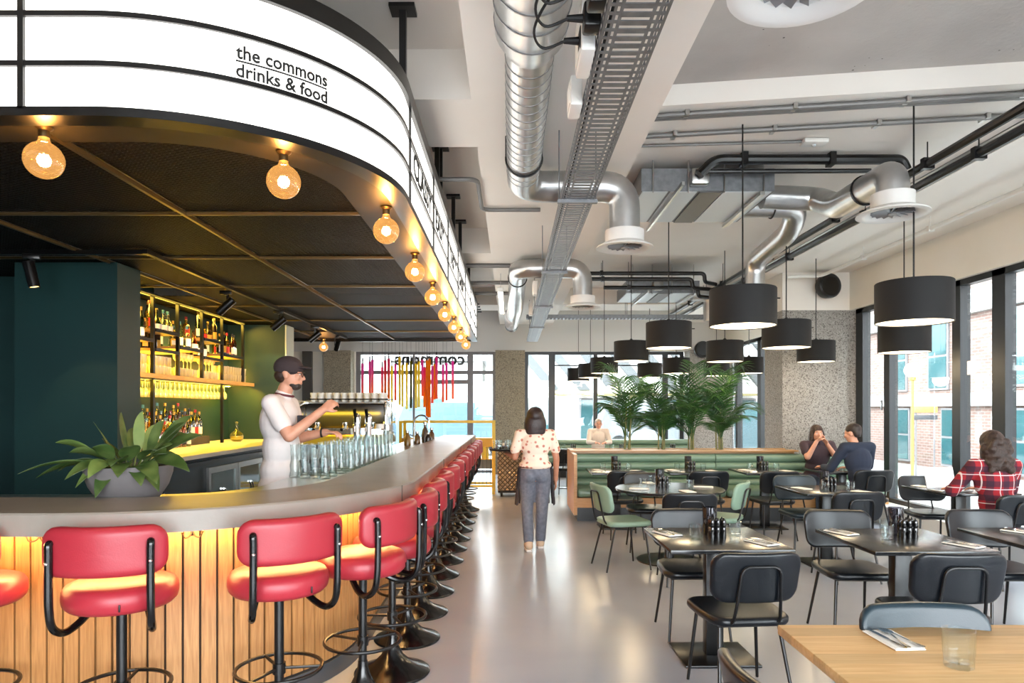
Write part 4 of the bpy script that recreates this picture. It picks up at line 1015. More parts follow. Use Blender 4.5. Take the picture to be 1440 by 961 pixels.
def flat(outline, z0, th, curve):
    mb = MB(); rings = []
    for y, w in outline:
        z = z0 + curve(y); rings.append([(-w, y, z), (w, y, z), (w, y, z + th), (-w, y, z + th)])
    return mb.loft(rings)
kn = tag(ob('table_knife', flat([(-.1, .004), (-.098, .007), (-.03, .006), (-.02, .005), (0, .008), (.06, .0095), (.09, .006), (.1, .001)], .001, .002, lambda y: 0), M_chrome), 'k', 'knife', 'knives on the napkins')
sp = tag(ob('table_spoon', flat([(-.1, .006), (-.095, .008), (-.04, .004), (.03, .003), (.045, .01), (.065, .019), (.085, .018), (.097, .008), (.1, .002)], .001, .0018, lambda y: .006 * math.sin(max(0, min(1, (y + .02) / .06)) * PI) + .001), M_chrome), 's', 'spoon', 'spoons on the napkins')
fkm = flat([(-.1, .006), (-.095, .008), (-.04, .004), (.03, .003), (.04, .011), (.055, .0125)], .001, .0018, lambda y: .006 * math.sin(max(0, min(1, (y + .04) / .1)) * PI) + .001)
for q in range(4):
    x = -.0105 + .007 * q; fkm.loft([[(x - .002, y, z), (x + .002, y, z), (x + .002, y, z + .0016), (x - .002, y, z + .0016)] for y, z in ((.054, .002), (.08, .0015), (.098, .004))])
fk = tag(ob('table_fork', fkm, M_chrome), 'f', 'fork', 'forks on the napkins')
kns, sps, fks = Spawner(kn), Spawner(sp), Spawner(fk)
def napk(x, y, z, rz, where, cutlery=True):
    a = R(rz); c, s = math.cos(a), math.sin(a)
    nps((x, y, z + .001), a, 'white folded napkin ' + where)
    if cutlery:
        for f, dx, r2, nm, hz in ((kns, -.025, .06, 'knife', .0095), (fks, .004, -.1, 'fork', .0105), (sps, .03, .16, 'spoon', .0105)):
            f((x + c * dx, y + s * dx, z + hz), a + r2, 'steel %s lying on the napkin %s' % (nm, where))
def cluster(x, y, z, where, n=6, jar=True, grp=None):
    for i in range(n):
        mls((x - .036 + .036 * (i % 3), y - .02 + .04 * (i // 3), z), random.uniform(0, 3), 'black pepper mill in the cluster on ' + where, 'mills on ' + where)
    if jar: hls((x - .015, y + .105, z), 0, 'smoky glass jar behind the mills on ' + where)
Z = .7405
W = {'aisle': 'the square table beside the bar aisle', 'middle': 'the square table behind the oak table', 'edge': 'the table cut by the picture edge', 'slate': 'the table before the slate chair', 'bench1': 'the first bench table', 'bench2': 'the second bench table', 'bench3': 'the third bench table', 'couple': 'the table of the couple', 'round': 'the round table'}
def put(key, dx, dy): return TB[key][0] + dx, TB[key][1] + dy
x, y = TB['aisle']; cluster(x + .03, y + .02, Z, W['aisle'])
gls((x - .12, y - .03, Z), .2, 'faceted tumbler beside the mills on ' + W['aisle']); gls((x + .16, y + .07, Z), .5, 'faceted tumbler beyond the mills on ' + W['aisle'])
napk(x - .26, y + .13, Z, 22, 'at the aisle end of the first square table'); napk(x + .24, y - .17, Z, 24, 'at the near corner of the first square table')
x, y = TB['middle']; cluster(x + .07, y + .04, Z, W['middle'])
gls((x - .08, y + .0, Z), .2, 'faceted tumbler before the mills on ' + W['middle']); gls((x + .02, y + .2, Z), .5, 'faceted tumbler behind the jar on ' + W['middle'])
napk(x - .27, y + .2, Z, 20, 'at the far corner of the middle square table'); napk(x + .26, y - .2, Z, 26, 'at the near corner of the middle square table')
x, y = TB['edge']; napk(x - .06, y + .19, Z, 30, 'on ' + W['edge']); gls((x + .2, y - .05, Z), 0, 'faceted tumbler on ' + W['edge'])
x, y = TB['slate']; cluster(x + .05, y, Z, W['slate'], 4)
gls((x - .06, y - .12, Z), .2, 'faceted tumbler by the near edge of ' + W['slate']); gls((x + .2, y - .1, Z), .3, 'faceted tumbler beside the mills on ' + W['slate'])
napk(x - .22, y + .05, Z, 18, 'beside the tumbler on ' + W['slate'], False); napk(x + .25, y - .24, Z, 24, 'at the near corner of ' + W['slate'], False)
for k in ('bench1', 'bench2', 'bench3'):
    x, y = TB[k]; cluster(x + .02, y + .08, Z, W[k], 4)
    gls((x - .16, y + .1, Z), 0, 'faceted tumbler on the aisle side of ' + W[k]); gls((x + .17, y + .05, Z), .4, 'faceted tumbler on the window side of ' + W[k])
    napk(x - .24, y + .02, Z, 15, 'on the aisle side of ' + W[k], False); napk(x + .25, y - .12, Z, 20, 'on the window side of ' + W[k], False)
x, y = 1.62, 6.97; cluster(x - .05, y + .05, Z, W['round'], 3)
for i, (dx, dy, n) in enumerate(((-.26, .04, 'beside the sage chair'), (.2, -.06, 'beside the mills'), (.05, .3, 'on the far side'), (-.1, .34, 'behind the mills'))):
    gls((x + dx, y + dy, Z), i * .4, 'faceted tumbler %s of %s' % (n, W['round']))
for dx, dy, rz, n in ((-.33, -.12, 80, 'by the sage chair'), (.1, -.33, 10, 'by the near chair'), (.36, .05, 75, 'by the pale backed chair'), (-.12, .42, 5, 'by the far chair')):
    napk(x + dx, y + dy, Z, rz, '%s of %s' % (n, W['round']), False)
x, y = TB['couple']; gls((x - .1, y - .02, Z), 0, 'faceted tumbler before the woman on ' + W['couple']); cluster(x + .12, y - .05, Z, W['couple'], 3, False)
wg = thing('table_carafe', 'slim clear carafe on the table of the couple', 'carafe', (x + .02, y + .1, Z)); kid(wg, 'carafe_glass', MB().lathe([(0, 0), (.036, 0), (.04, .02), (.038, .1), (.018, .17), (.016, .22), (.024, .25)], 18, caps=False), M_tumbler); kid(wg, 'stopper', MB().lathe([(0, .225), (.014, .225), (.018, .265), (0, .275)], 12), M_steel2)
x, y = TB['laptop']; napk(x - .24, y + .2, Z, 20, 'on the laptop table', False); gls((x - .1, y + .22, Z), 0, 'faceted tumbler behind the laptop')
lp = thing('laptop', 'silver laptop open before the woman in the plaid shirt', 'laptop', (4.31, 6.7, Z), R(6))
M_alu = mat('laptop_aluminium', (206, 208, 210), .35, .6)
kid(lp, 'laptop_base', MB().rbox((0, 0, .008), (.32, .22, .014), .004), M_alu)
sc_ = kid(lp, 'laptop_screen', MB().rbox((0, 0, .11), (.32, .007, .215), .003).xf(Matrix.Translation((0, .11, .012)) @ Matrix.Rotation(R(-14), 4, 'X')), M_alu)
kid(sc_, 'display', MB().rbox((0, -.0042, .11), (.3, .0015, .19), .0005).xf(Matrix.Translation((0, .11, .012)) @ Matrix.Rotation(R(-14), 4, 'X')), mat('lit_display', (225, 232, 236), .3, emit=((226, 234, 240), .7)))
kid(lp, 'keyboard', MB().rbox((0, .02, .0158), (.28, .1, .0015), .0005), M_black)
gls((1.405, 2.14, Z), .1, 'faceted tumbler standing alone on the oak table', scale=(1.22, 1.22, 1.3))
napk(1.33, 2.375, Z, 3, 'on the oak table')
for k in ('back1', 'back2', 'back3'):
    x, y = TB[k]; w_ = {'back1': 'beside the aisle', 'back2': 'before the pale figure', 'back3': 'behind the third palm'}[k]
    gls((x - .12, y, Z), 0, 'tumbler on the back row table ' + w_, scale=(1.2, 1.2, 1.3)); cluster(x + .08, y, Z, 'the back row table ' + w_, 3, False)

# ------------------------------------------------------------------ pendant lamps
M_shade = mat('black_drum_shade', (11, 10, 10), .75, bump=(300, .1))
M_diff = mat('warm_diffuser', (255, 246, 226), .5, emit=((255, 238, 206), 1.1))
def lamp_proto():
    t = thing('pendant_lamp', 'p', 'pendant lamp', group='black drum pendant lamps')
    kid(t, 'lamp_shade', MB().loft([[(r * math.cos(2 * PI * j / 56), r * math.sin(2 * PI * j / 56), z) for j in range(56)] for r, z in ((.25, .0), (.25, .285), (.246, .29), (.02, .292), (.02, .286), (.243, .284), (.243, .002))], False, loop=True), M_shade)
    kid(t, 'diffuser', MB().lathe([(0, .006), (.2425, .006), (.2425, .016), (0, .016)], 48), M_diff)
    kid(t, 'cord', MB().cyl((0, 0, 0), (0, 0, 1), .006, n=6), M_black).location = (0, 0, .29)
    kid(t, 'shade_holder', MB().lathe([(0, .288), (.03, .288), (.03, .31), (.012, .33), (0, .33)], 14).cyl((.22, 0, .22), (.29, 0, .22), .006, n=6), M_black)
    return t
lps = Spawner(lamp_proto())
for x, y, z, lab in (
    (1.795, 5.28, 2.185, 'black drum pendant hanging large over the round table'),
    (2.87, 4.86, 2.16, 'black drum pendant hanging large before the tall windows'),
    (4.15, 7.2, 2.14, 'black drum pendant just under the large one before the windows'),
    (1.76, 7.6, 2.22, 'black drum pendant between the two rows, above the palm planter end'),
    (1.75, 9.9, 2.235, 'black drum pendant touching the tip of the first palm'),
    (2.96, 7.33, 2.2, 'black drum pendant before the edge of the concrete pillar'),
    (4.25, 9.5, 2.2, 'black drum pendant just before the concrete pillar face'),
    (2.98, 9.5, 2.2, 'black drum pendant half above the fourth palm'),
    (4.33, 12.4, 2.19, 'black drum pendant in the window corner behind the fourth palm'),
    (3.08, 12.7, 2.2, 'black drum pendant behind the third palm'),
    (2.85, 14.0, 2.19, 'small looking black drum pendant behind the first palm'),
    (1.73, 12.6, 2.2, 'black drum pendant of the far row beside the first palm'),
    (1.66, 14.2, 2.19, 'black drum pendant of the far row, overlapped by its neighbour'),
    (1.55, 15.6, 2.18, 'small far black drum pendant by the back window'),
    (4.1, 13.6, 2.2, 'dark drum pendant hidden behind the palms')):
    o = lps((x, y, z), 0, lab)
    zc = 3.64 if x > 3.93 else 3.6 if 13.4 < y < 14.2 else 3.9 if y < 4.7 else 3.75 if y < 9.78 else 3.92
    for k in KIDS[o.name]:
        if k.name.startswith('cord'): k.scale = (1, 1, zc - z - .29)
    point('pendant_light', (x, y, z - .03), 9, (255, 226, 180), .15)

# ------------------------------------------------------------------ banquette with planter
bq = thing('bench_seat', 'long green channelled bench with oak ends and a planter along its back', 'bench', (3.0, 9.8, 0))
qm = Matrix.Translation((-3.0, -9.8, 0))
kid(bq, 'plinth', MB().b2(.92, 5.1, 9.42, 10.2, .001, .2).xf(qm), M_black)
kid(bq, 'seat_frame', MB().b2(.905, 5.15, 9.3, 9.96, .2, .33).xf(qm), M_oak)
for x0, x1 in ((.91, 2.95), (2.96, 5.14)):
    kid(bq, 'seat_cushion', MB().rbox(((x0 + x1) / 2, 9.58, .395), (x1 - x0, .56, .12), .045, 3).xf(qm), M_bench)
for i in range(4):
    z = .485 + .117 * i
    for x0, x1 in ((.91, 2.95), (2.96, 5.14)):
        kid(bq, 'back_roll', MB().loft([[(x, 9.9 + (.075 + .02 * (3 - i) * .3) * -math.cos(a) * .95, z + .062 * math.sin(a)) for a in [2 * PI * k / 18 for k in range(18)]] for x in (x0, x0 + .004, x1 - .004, x1)]).xf(qm), M_bench)
kid(bq, 'end_panel', MB().b2(.86, .905, 9.28, 10.36, .1, .925).xf(qm), M_oak)
kid(bq, 'planter_box', MB().b2(.905, 4.15, 9.985, 10.02, .2, .93).b2(.905, 4.15, 10.32, 10.36, .1, .93).b2(.905, 4.15, 9.985, 10.36, .2, .25).xf(qm), M_oak)
kid(bq, 'planter_rim', MB().b2(.86, 4.15, 9.83, 10.03, .93, .95).b2(.86, 4.15, 10.31, 10.38, .93, .95).b2(.86, .93, 10.03, 10.31, .93, .95).xf(qm), M_oak)
kid(bq, 'planter_soil', MB().b2(.91, 4.14, 10.02, 10.32, .8, .9).xf(qm), mat('planter_soil', (60, 46, 36), .95, bump=(40, .5)))
b2_ = thing('window_bench', 'green bench along the back windows behind the planter', 'bench', (2.3, 15.6, 0))
q2 = Matrix.Translation((-2.3, -15.6, 0))
kid(b2_, 'bench_base', MB().b2(.45, 4.15, 15.35, 16.0, .001, .32).xf(q2), M_black)
kid(b2_, 'seat_cushion', MB().rbox((2.3, 15.62, .39), (3.7, .58, .13), .04, 3).xf(q2), M_bench)
for i in range(3):
    kid(b2_, 'back_roll', MB().loft([[(x, 15.96 - .08 * math.cos(a), .52 + .125 * i + .066 * math.sin(a)) for a in [2 * PI * k / 14 for k in range(14)]] for x in (.45, 4.15)]).xf(q2), M_bench)
# ------------------------------------------------------------------ palms
M_frond = mat('palm_frond', (36, 74, 38), .38, var=(6, (72, 112, 46), .42, .78)); M_cane = mat('palm_cane', (104, 112, 60), .5, var=(12, (130, 120, 76)))
def frond(yaw, base, ln, rise, reach, lw):
    mb = MB(); d = Vector((math.cos(yaw), math.sin(yaw), 0)); sd = Vector((-math.sin(yaw), math.cos(yaw), 0)); n = 22
    cl = []
    for i in range(n + 1):
        s = i / n; cl.append(Vector(base) + d * reach * (s ** 1.5) + Vector((0, 0, rise * (s - .42 * s ** 3.2))))
    mb.tube(cl, [.0075 * (1 - .85 * i / n) for i in range(n + 1)], 6)
    for i in range(5, n + 1):
        s = (i - 5) / (n - 5); L_ = ln * (.75 + .7 * math.sin(PI * min(1, s * .85 + .12))) ; t = (cl[min(i + 1, n)] - cl[i - 1]).normalized()
        for sg in (-1, 1):
            dr = (sd * sg * .8 + t * (.55 + .5 * s)).normalized(); dv = Vector((0, 0, 1)); wv_ = t * lw
            rings = []
            for q in range(5):
                u = q / 4; p = cl[i] + dr * L_ * u + dv * L_ * (.16 * u - .34 * u * u); w = wv_ * (math.sin(PI * (.12 + .86 * u)) * .9 + .02)
                nz = Vector((0, 0, .0009)); rings.append([p - w, p + w, p + w + nz, p - w + nz])
            mb.loft(rings)
    return mb
def palm(seed, nfr, hgt):
    rn = random.Random(seed); t = thing('potted_palm', 'palm', 'palm', group='palms in the bench planter')
    for c in range(4):
        a = c * PI / 2 + rn.random(); x, y = .045 * math.cos(a), .045 * math.sin(a); lean = Vector((rn.uniform(-.05, .05), rn.uniform(-.04, .04), 0))
        kid(t, 'cane', MB().tube([Vector((x, y, 0)) + lean * s + Vector((0, 0, .5 * s * hgt)) for s in (0, .5, 1)], [.014, .011, .008], 8), M_cane)
    for i in range(nfr):
        yaw = 2 * PI * i / nfr * 2.618 * .62 + rn.uniform(-.3, .3); k = i / nfr
        f = frond(yaw, (.035 * math.cos(yaw), .035 * math.sin(yaw), .14 + .16 * rn.random() + .1 * k), .19 + .06 * rn.random(), hgt * (.3 + .8 * k) * rn.uniform(.92, 1.1), (.46 - .14 * k) * rn.uniform(.7, 1.1), .0115)
        kid(t, 'frond', f, M_frond, 1.0)
    return t
pA, pB = Spawner(palm(3, 18, 1.42)), Spawner(palm(8, 15, 1.12))
pA((gx(882, 10.17), 10.17, .88), 0, 'tall palm in the bench planter, first from the aisle end')
pB((gx(930, 10.17), 10.17, .88), 1.0, 'low palm in the planter between the two tall ones')
pA((gx(972, 10.17), 10.17, .88), 2.1, 'tall palm in the planter third from the aisle end')
pA((gx(1012, 10.17), 10.17, .88), 4.0, 'leafy palm in the planter next to the concrete pillar')

# ------------------------------------------------------------------ entrance: yellow stand, quilted cart, colour tubes
M_ystand = mat('yellow_steel', (232, 192, 34), .4)
ys = thing('yellow_stand', 'yellow steel framed stand with a wire rack by the entrance', 'stand', (-1.15, 12.6, 0))
def yb(n, a): kid(ys, n, a, M_ystand)
for x in (-.84, .84):
    for y in (-.25, .25):
        yb('leg', MB().b2(x - .025, x + .025, y - .025, y + .025, .001, 1.33 if y > 0 else 1.33))
for y in (-.25, .25):
    yb('rail', MB().b2(-.815, .815, y - .02, y + .02, 1.29, 1.33)); yb('rail', MB().b2(-.815, .815, y - .02, y + .02, .13, .17))
kid(ys, 'shelf', MB().b2(-.815, .815, -.225, .225, .98, 1.01), M_ystand); kid(ys, 'fascia', MB().b2(-.815, .815, -.27, -.25, .86, 1.02), mat('ochre_board', (196, 150, 30), .5))
kid(ys, 'lower_panel', MB().b2(-.81, .81, .2, .215, .42, .62), mat('grey_panel', (150, 148, 144), .6))
wr = MB()
for i in range(24): x = -.78 + i * .068; wr.cyl((x, -.24, .17), (x, -.24, .86), .004, n=5)
kid(ys, 'wire_rack', wr, M_black)
kid(ys, 'lower_shelf', MB().b2(-.815, .815, -.2, .2, .62, .635), M_ystand)
for i in range(5):
    o = tag(ob('magazine', MB().rbox((0, 0, .12), (.13, .02, .24), .004), mat('magazine_%d' % i, [(232, 214, 60), (236, 230, 210), (238, 200, 40), (214, 220, 224), (240, 222, 90)][i], .6)), '%s magazine standing on the yellow stand' % ['lemon', 'cream', 'golden', 'pale grey', 'straw coloured'][i], 'magazine', None)
    o.location = (-1.15 + .0 + .17 * i, 12.6, .636)
M_quilt = mat('quilted_steel', (176, 158, 138), .3, .75)
def _q(nt):
    L = nt.links.new; N = nt.nodes.new; tc = N('ShaderNodeTexCoord'); sp = N('ShaderNodeSeparateXYZ'); L(tc.outputs['Object'], sp.inputs['Vector'])
    outs = []
    for sg in ('ADD', 'SUBTRACT'):
        a = N('ShaderNodeMath'); a.operation = sg; L(sp.outputs['X'], a.inputs[0]); L(sp.outputs['Z'], a.inputs[1])
        m = N('ShaderNodeMath'); m.operation = 'MULTIPLY'; m.inputs[1].default_value = PI / .085; L(a.outputs[0], m.inputs[0])
        s = N('ShaderNodeMath'); s.operation = 'SINE'; L(m.outputs[0], s.inputs[0]); b = N('ShaderNodeMath'); b.operation = 'ABSOLUTE'; L(s.outputs[0], b.inputs[0]); outs.append(b.outputs[0])
    mn = N('ShaderNodeMath'); mn.operation = 'MINIMUM'; L(outs[0], mn.inputs[0]); L(outs[1], mn.inputs[1])
    bp = N('ShaderNodeBump'); bp.inputs['Strength'].default_value = 1; bp.inputs['Distance'].default_value = .03; L(mn.outputs[0], bp.inputs['Height']); L(bp.outputs['Normal'], nt.nodes['Principled BSDF'].inputs['Normal'])
    r = N('ShaderNodeValToRGB'); r.color_ramp.elements[0].color = (*lin((92, 80, 68)), 1); r.color_ramp.elements[1].position = .5; r.color_ramp.elements[1].color = (*lin((190, 172, 150)), 1); L(mn.outputs[0], r.inputs['Fac'])
    return r.outputs['Color']
nodes_color(M_quilt, _q)
sc2 = thing('service_cart', 'quilted steel service cart on castors behind the waitress', 'cart', (.2, 12.2, 0))
kid(sc2, 'quilted_cabinet', MB().rbox((0, 0, .48), (.86, .5, .74), .012), M_quilt); kid(sc2, 'cart_top', MB().rbox((0, 0, .87), (.9, .54, .04), .008), M_black)
kid(sc2, 'base_tray', MB().rbox((0, 0, .09), (.84, .48, .035), .006), M_rubber)
for x in (-.36, .36):
    for y in (-.18, .18): kid(sc2, 'castor', MB().cyl((x - .015, y, .04), (x + .015, y, .04), .04, n=16).b2(x - .02, x + .02, y - .01, y + .01, .04, .08), M_rubber)
for i in range(4):
    t = tag(ob('plate_stack_bowl', MB().lathe([(0, 0), (.04, 0), (.075, .04), (.072, .043), (.038, .006), (0, .005)], 18, caps=False), MATS['white_china']), 'white bowl standing on the service cart', 'bowl', 'bowls on the service cart'); t.location = (-.12 + .17 * i, 12.2 + .04 * (i % 2), .892); t.name = 'serving_bowl'
TUBES = [(510, 1, .0), (520, 1, .05), (523.7, 1, .0), (537.5, 2, .0), (541.7, 2, .02), (546.7, 2, .1), (551, 3, .12), (556, 1, .02), (562, 3, .18), (566, 3, .1), (572, 3, .2), (578, 4, .24), (585, 3, .12), (589, 3, .16), (594, 1, .0), (597, 2, .1), (600.5, 5, .4), (604, 5, .42), (608, 1, .02), (611, 5, .0), (614, 1, .06), (623, 1, .0), (628, 1, .03), (636.7, 1, .05)]
def tubemat(k):
    nm = 'resin_tube_%d' % k
    if nm in MATS: return MATS[nm]
    a, b = {1: ((244, 104, 196), (255, 150, 116)), 2: ((244, 92, 140), (240, 150, 30)), 3: ((250, 226, 70), (250, 238, 150)), 5: ((250, 176, 60), (240, 150, 30)), 4: ((140, 136, 40), (110, 106, 46))}[k]
    m = mat(nm, a, .3, coat=.3); nt = m.node_tree; L = nt.links.new; N = nt.nodes.new
    tc = N('ShaderNodeTexCoord'); sp = N('ShaderNodeSeparateXYZ'); mr = N('ShaderNodeMapRange'); mr.inputs['From Min'].default_value = -.9; mr.inputs['From Max'].default_value = 0
    r = N('ShaderNodeValToRGB'); r.color_ramp.elements[0].color = (*lin(b), 1); r.color_ramp.elements[1].color = (*lin(a), 1); r.color_ramp.elements[0].position = .35; r.color_ramp.elements[1].position = .85
    L(tc.outputs['Object'], sp.inputs['Vector']); L(sp.outputs['Z'], mr.inputs['Value']); L(mr.outputs['Result'], r.inputs['Fac']); L(r.outputs['Color'], nt.nodes['Principled BSDF'].inputs['Base Color'])
    tl = N('ShaderNodeBsdfTranslucent'); mx = N('ShaderNodeMixShader'); mx.inputs['Fac'].default_value = .85; L(r.outputs['Color'], tl.inputs['Color']); L(nt.nodes['Principled BSDF'].outputs[0], mx.inputs[1]); L(tl.outputs[0], mx.inputs[2]); L(mx.outputs[0], nt.nodes['Material Output'].inputs['Surface'])
    return m
tn = {5: 'orange', 1: 'pink and coral', 2: 'magenta and orange', 3: 'yellow', 4: 'olive'}
for i, (u, k, dl) in enumerate(TUBES):
    Y = 13.1 + .35 * ((i * 5) % 4); zt = 2.42 + .06 * ((i * 7) % 3); ln = .74 + dl
    t = thing('hanging_tube', '%s resin tube hanging at the entrance %s' % (tn[k], 'near the columns' if i < 6 else 'before the reversed letters' if i < 15 else 'beside the door post'), 'hanging tube', (gx(u, Y), Y, zt), 0, 'colour tubes at the entrance, kind %d, third %d' % (k, 0 if i < 6 else 1 if i < 15 else 2))
    kid(t, 'tube', MB().lathe([(0, 0), (.023, -.004), (.026, -.02), (.026, -ln + .02), (.023, -ln), (0, -ln)], 12), tubemat(k))
    kid(t, 'cord', MB().cyl((0, 0, 0), (0, 0, 3.55 - zt), .003, n=5).cyl((0, 0, -.01), (0, 0, .1), .012, n=8), M_black)
tf = thing('tube_rack', 'slim black frame that carries the colour tubes', 'rack', (-1.9, 13.6, 3.555))
tr = MB()
for i in range(4): tr.b2(-1.3, 1.3, -.52 + .35 * i, -.48 + .35 * i, -.01, .012)
for x in (-1.2, 1.2): tr.b2(x - .02, x + .02, -.52, .58, .012, .03)
kid(tf, 'bars', tr, M_black)
# ------------------------------------------------------------------ ceiling services
def duct_tube(path, r, seam=.0, n=24): return MB().tube(path, r, n)
def rings(path_a, path_b, r, step, rr=.006):
    a, b = Vector(path_a), Vector(path_b); L_ = (b - a).length; t = (b - a) / L_; mb = MB(); k = step / 2
    while k < L_:
        mb.cyl(a + t * (k - .004), a + t * (k + .004), r + rr * .6, n=28); k += step
    return mb
def diffuser(parent, c, rp):
    x, y, z = c
    kid(parent, 'diffuser', MB().loft([[(x + r * math.cos(2 * PI * j / 40), y + r * math.sin(2 * PI * j / 40), z + dz) for j in range(40)] for r, dz in ((rp + .004, .15), (rp + .035, .148), (rp + .035, .05), (.235, .012), (.24, .0), (.2, -.004), (.15, .02), (rp, .06))], False), mat('white_diffuser', (222, 220, 216), .45))
    bl_ = MB()
    for k in range(16):
        a = 2 * PI * k / 16; m = Matrix.Translation((x, y, z + .02)) @ Matrix.Rotation(a, 4, 'Z') @ Matrix.Rotation(R(35), 4, 'X')
        bl_.box((.085, 0, 0), (.11, .034, .0025), 0, m)
    bl_.lathe([(0, -.01), (.03, -.008), (.03, .04), (0, .04)], 16, (x, y, z + .01))
    kid(parent, 'swirl_vane', bl_, mat('vane_steel', (150, 152, 154), .55, .3))
zd = 3.42
md = thing('spiral_duct', 'large galvanised spiral duct running along the ceiling to its branch diffuser', 'duct', (.1, 4, zd))
dm = Matrix.Translation((-.1, -4, -zd))
big = MB().tube([(.1, -3, zd), (.1, 3.35, zd), (.1, 3.5, zd)], [.178, .178, .13], 36)
kid(md, 'wide_run', big.xf(dm), M_steel); kid(md, 'seam', rings((.1, -.5, zd), (.1, 3.3, zd), .179, .16).xf(dm), mat('duct_seam', (150, 150, 150), .4, .8))
run = elbowpath([(.1, 3.5, zd), (.1, 5.75, zd), (.96, 5.75, zd), (.96, 5.75, 3.02)], .22, 9)
kid(md, 'branch_run', MB().tube(run, .128, 30).xf(dm), M_steel)
kid(md, 'seam', rings((.1, 3.55, zd), (.1, 5.45, zd), .129, .11, .004).xf(dm), MATS['duct_seam'])
diffuser(md, (.96 - .1, 5.75 - 4, 2.9 - zd), .128)
kid(md, 'hanger_ring', MB().tube([(.1 + .136 * math.cos(R(a)), 5.1, zd + .136 * math.sin(R(a))) for a in range(175, 366, 10)], .008, 6).cyl((-.036, 5.1, zd), (-.036, 5.1, 3.588), .005, n=6).cyl((.236, 5.1, zd), (.236, 5.1, 3.588), .005, n=6).xf(dm), M_black)
d2 = thing('branch_duct', 'galvanised duct elbow with a white diffuser cut by the top picture edge', 'duct', (.9, 2.18, zd)); m2 = Matrix.Translation((-.9, -2.3, -zd))
kid(d2, 'duct_elbow', MB().tube(elbowpath([(.29, 2.3, zd), (.94, 2.3, zd), (.94, 2.3, 3.02)], .22, 9), .128, 30).xf(m2), M_steel); diffuser(d2, (.04, 0, 2.9 - zd), .128)
d3 = thing('far_spiral_duct', 'second galvanised duct farther along the ceiling with its own diffuser', 'duct', (.1, 9.1, zd)); m3 = Matrix.Translation((-.1, -9.1, -zd))
kid(d3, 'duct_run', MB().tube(elbowpath([(.96, 9.1, 3.02), (.96, 9.1, zd), (.1, 9.1, zd), (.1, 10.2, zd), (.08, 11.3, 3.2), (.02, 13.3, 3.2)], .22, 9), .128, 28).xf(m3), M_steel); diffuser(d3, (.86, 0, 2.9 - zd), .128)
kid(d3, 'seam', rings((.02, 12.0, 3.2), (.02, 13.3, 3.2), .13, .14).xf(m3), MATS['duct_seam'])
kid(d3, 'end_cap', MB().cyl((.02, 13.3, 3.2), (.02, 13.5, 3.2), .135, n=26).xf(m3), M_black)
kid(d3, 'hanger_ring', MB().tube([(.1 + .134 * math.cos(R(a)), 9.75, zd + .134 * math.sin(R(a))) for a in range(0, 360, 12)], .007, 6, closed=True).cyl((.1, 9.75, zd + .13), (.1, 9.75, 3.588), .005, n=6).xf(m3), M_black)
# cable tray
ct_ = thing('cable_tray', 'long slotted steel cable tray running along the ceiling', 'cable tray', (.49, 8, 3.08)); tm_ = Matrix.Translation((-.49, -8, -3.08))
M_galv = mat('zinc_tray', (138, 140, 143), .45, .7, var=(20, (118, 120, 124)))
ty = MB(); x0, x1, ya, yb_ = .375, .605, -.5, 15.6
for x, w in ((x0, .012), (x0 + .028, .012), (x0 + .052, .014), (x1 - .052, .014), (x1 - .028, .012), (x1, .012)): ty.b2(x - w / 2, x + w / 2, ya, yb_, 3.08, 3.083)
ty.b2(x0 - .006, x0 - .004, ya, yb_, 3.08, 3.1).b2(x1 + .004, x1 + .006, ya, yb_, 3.08, 3.1).b2(x0 - .006, x0 - .004, ya, yb_, 3.125, 3.14).b2(x1 + .004, x1 + .006, ya, yb_, 3.125, 3.14)
kid(ct_, 'tray_rail', ty.xf(tm_), M_galv)
rg = MB(); y = ya
while y < yb_:
    rg.b2(x0 + .052, x1 - .052, y, y + .034, 3.0795, 3.0832)
    for xx in (x0 + .006, x0 + .034, x1 - .046, x1 - .022): rg.b2(xx, xx + .016, y, y + .02, 3.0797, 3.083)
    for xx in (x0 - .0062, x1 + .0038): rg.b2(xx, xx + .0024, y, y + .02, 3.1, 3.126)
    y += .058
kid(ct_, 'rung', rg.xf(tm_), M_galv, None)
for y in (2.2, 5.0, 7.6, 10.2, 12.8):
    kid(ct_, 'hanger', MB().b2(x0 - .03, x1 + .03, y - .02, y + .02, 3.055, 3.079).cyl((x0 - .02, y, 3.07), (x0 - .02, y, 3.59), .005, n=6).cyl((x1 + .02, y, 3.07), (x1 + .02, y, 3.59), .005, n=6).xf(tm_), M_galv)
cb = MB()
for k in (0, 4): cb.tube(smoothpath([(.395 + .047 * k + .004 * math.sin(3 * q + k), -.5 + 1.6 * q, 3.092) for q in range(11)], 3), .007, 6)
kid(ct_, 'cable', cb.xf(tm_), M_rubber)
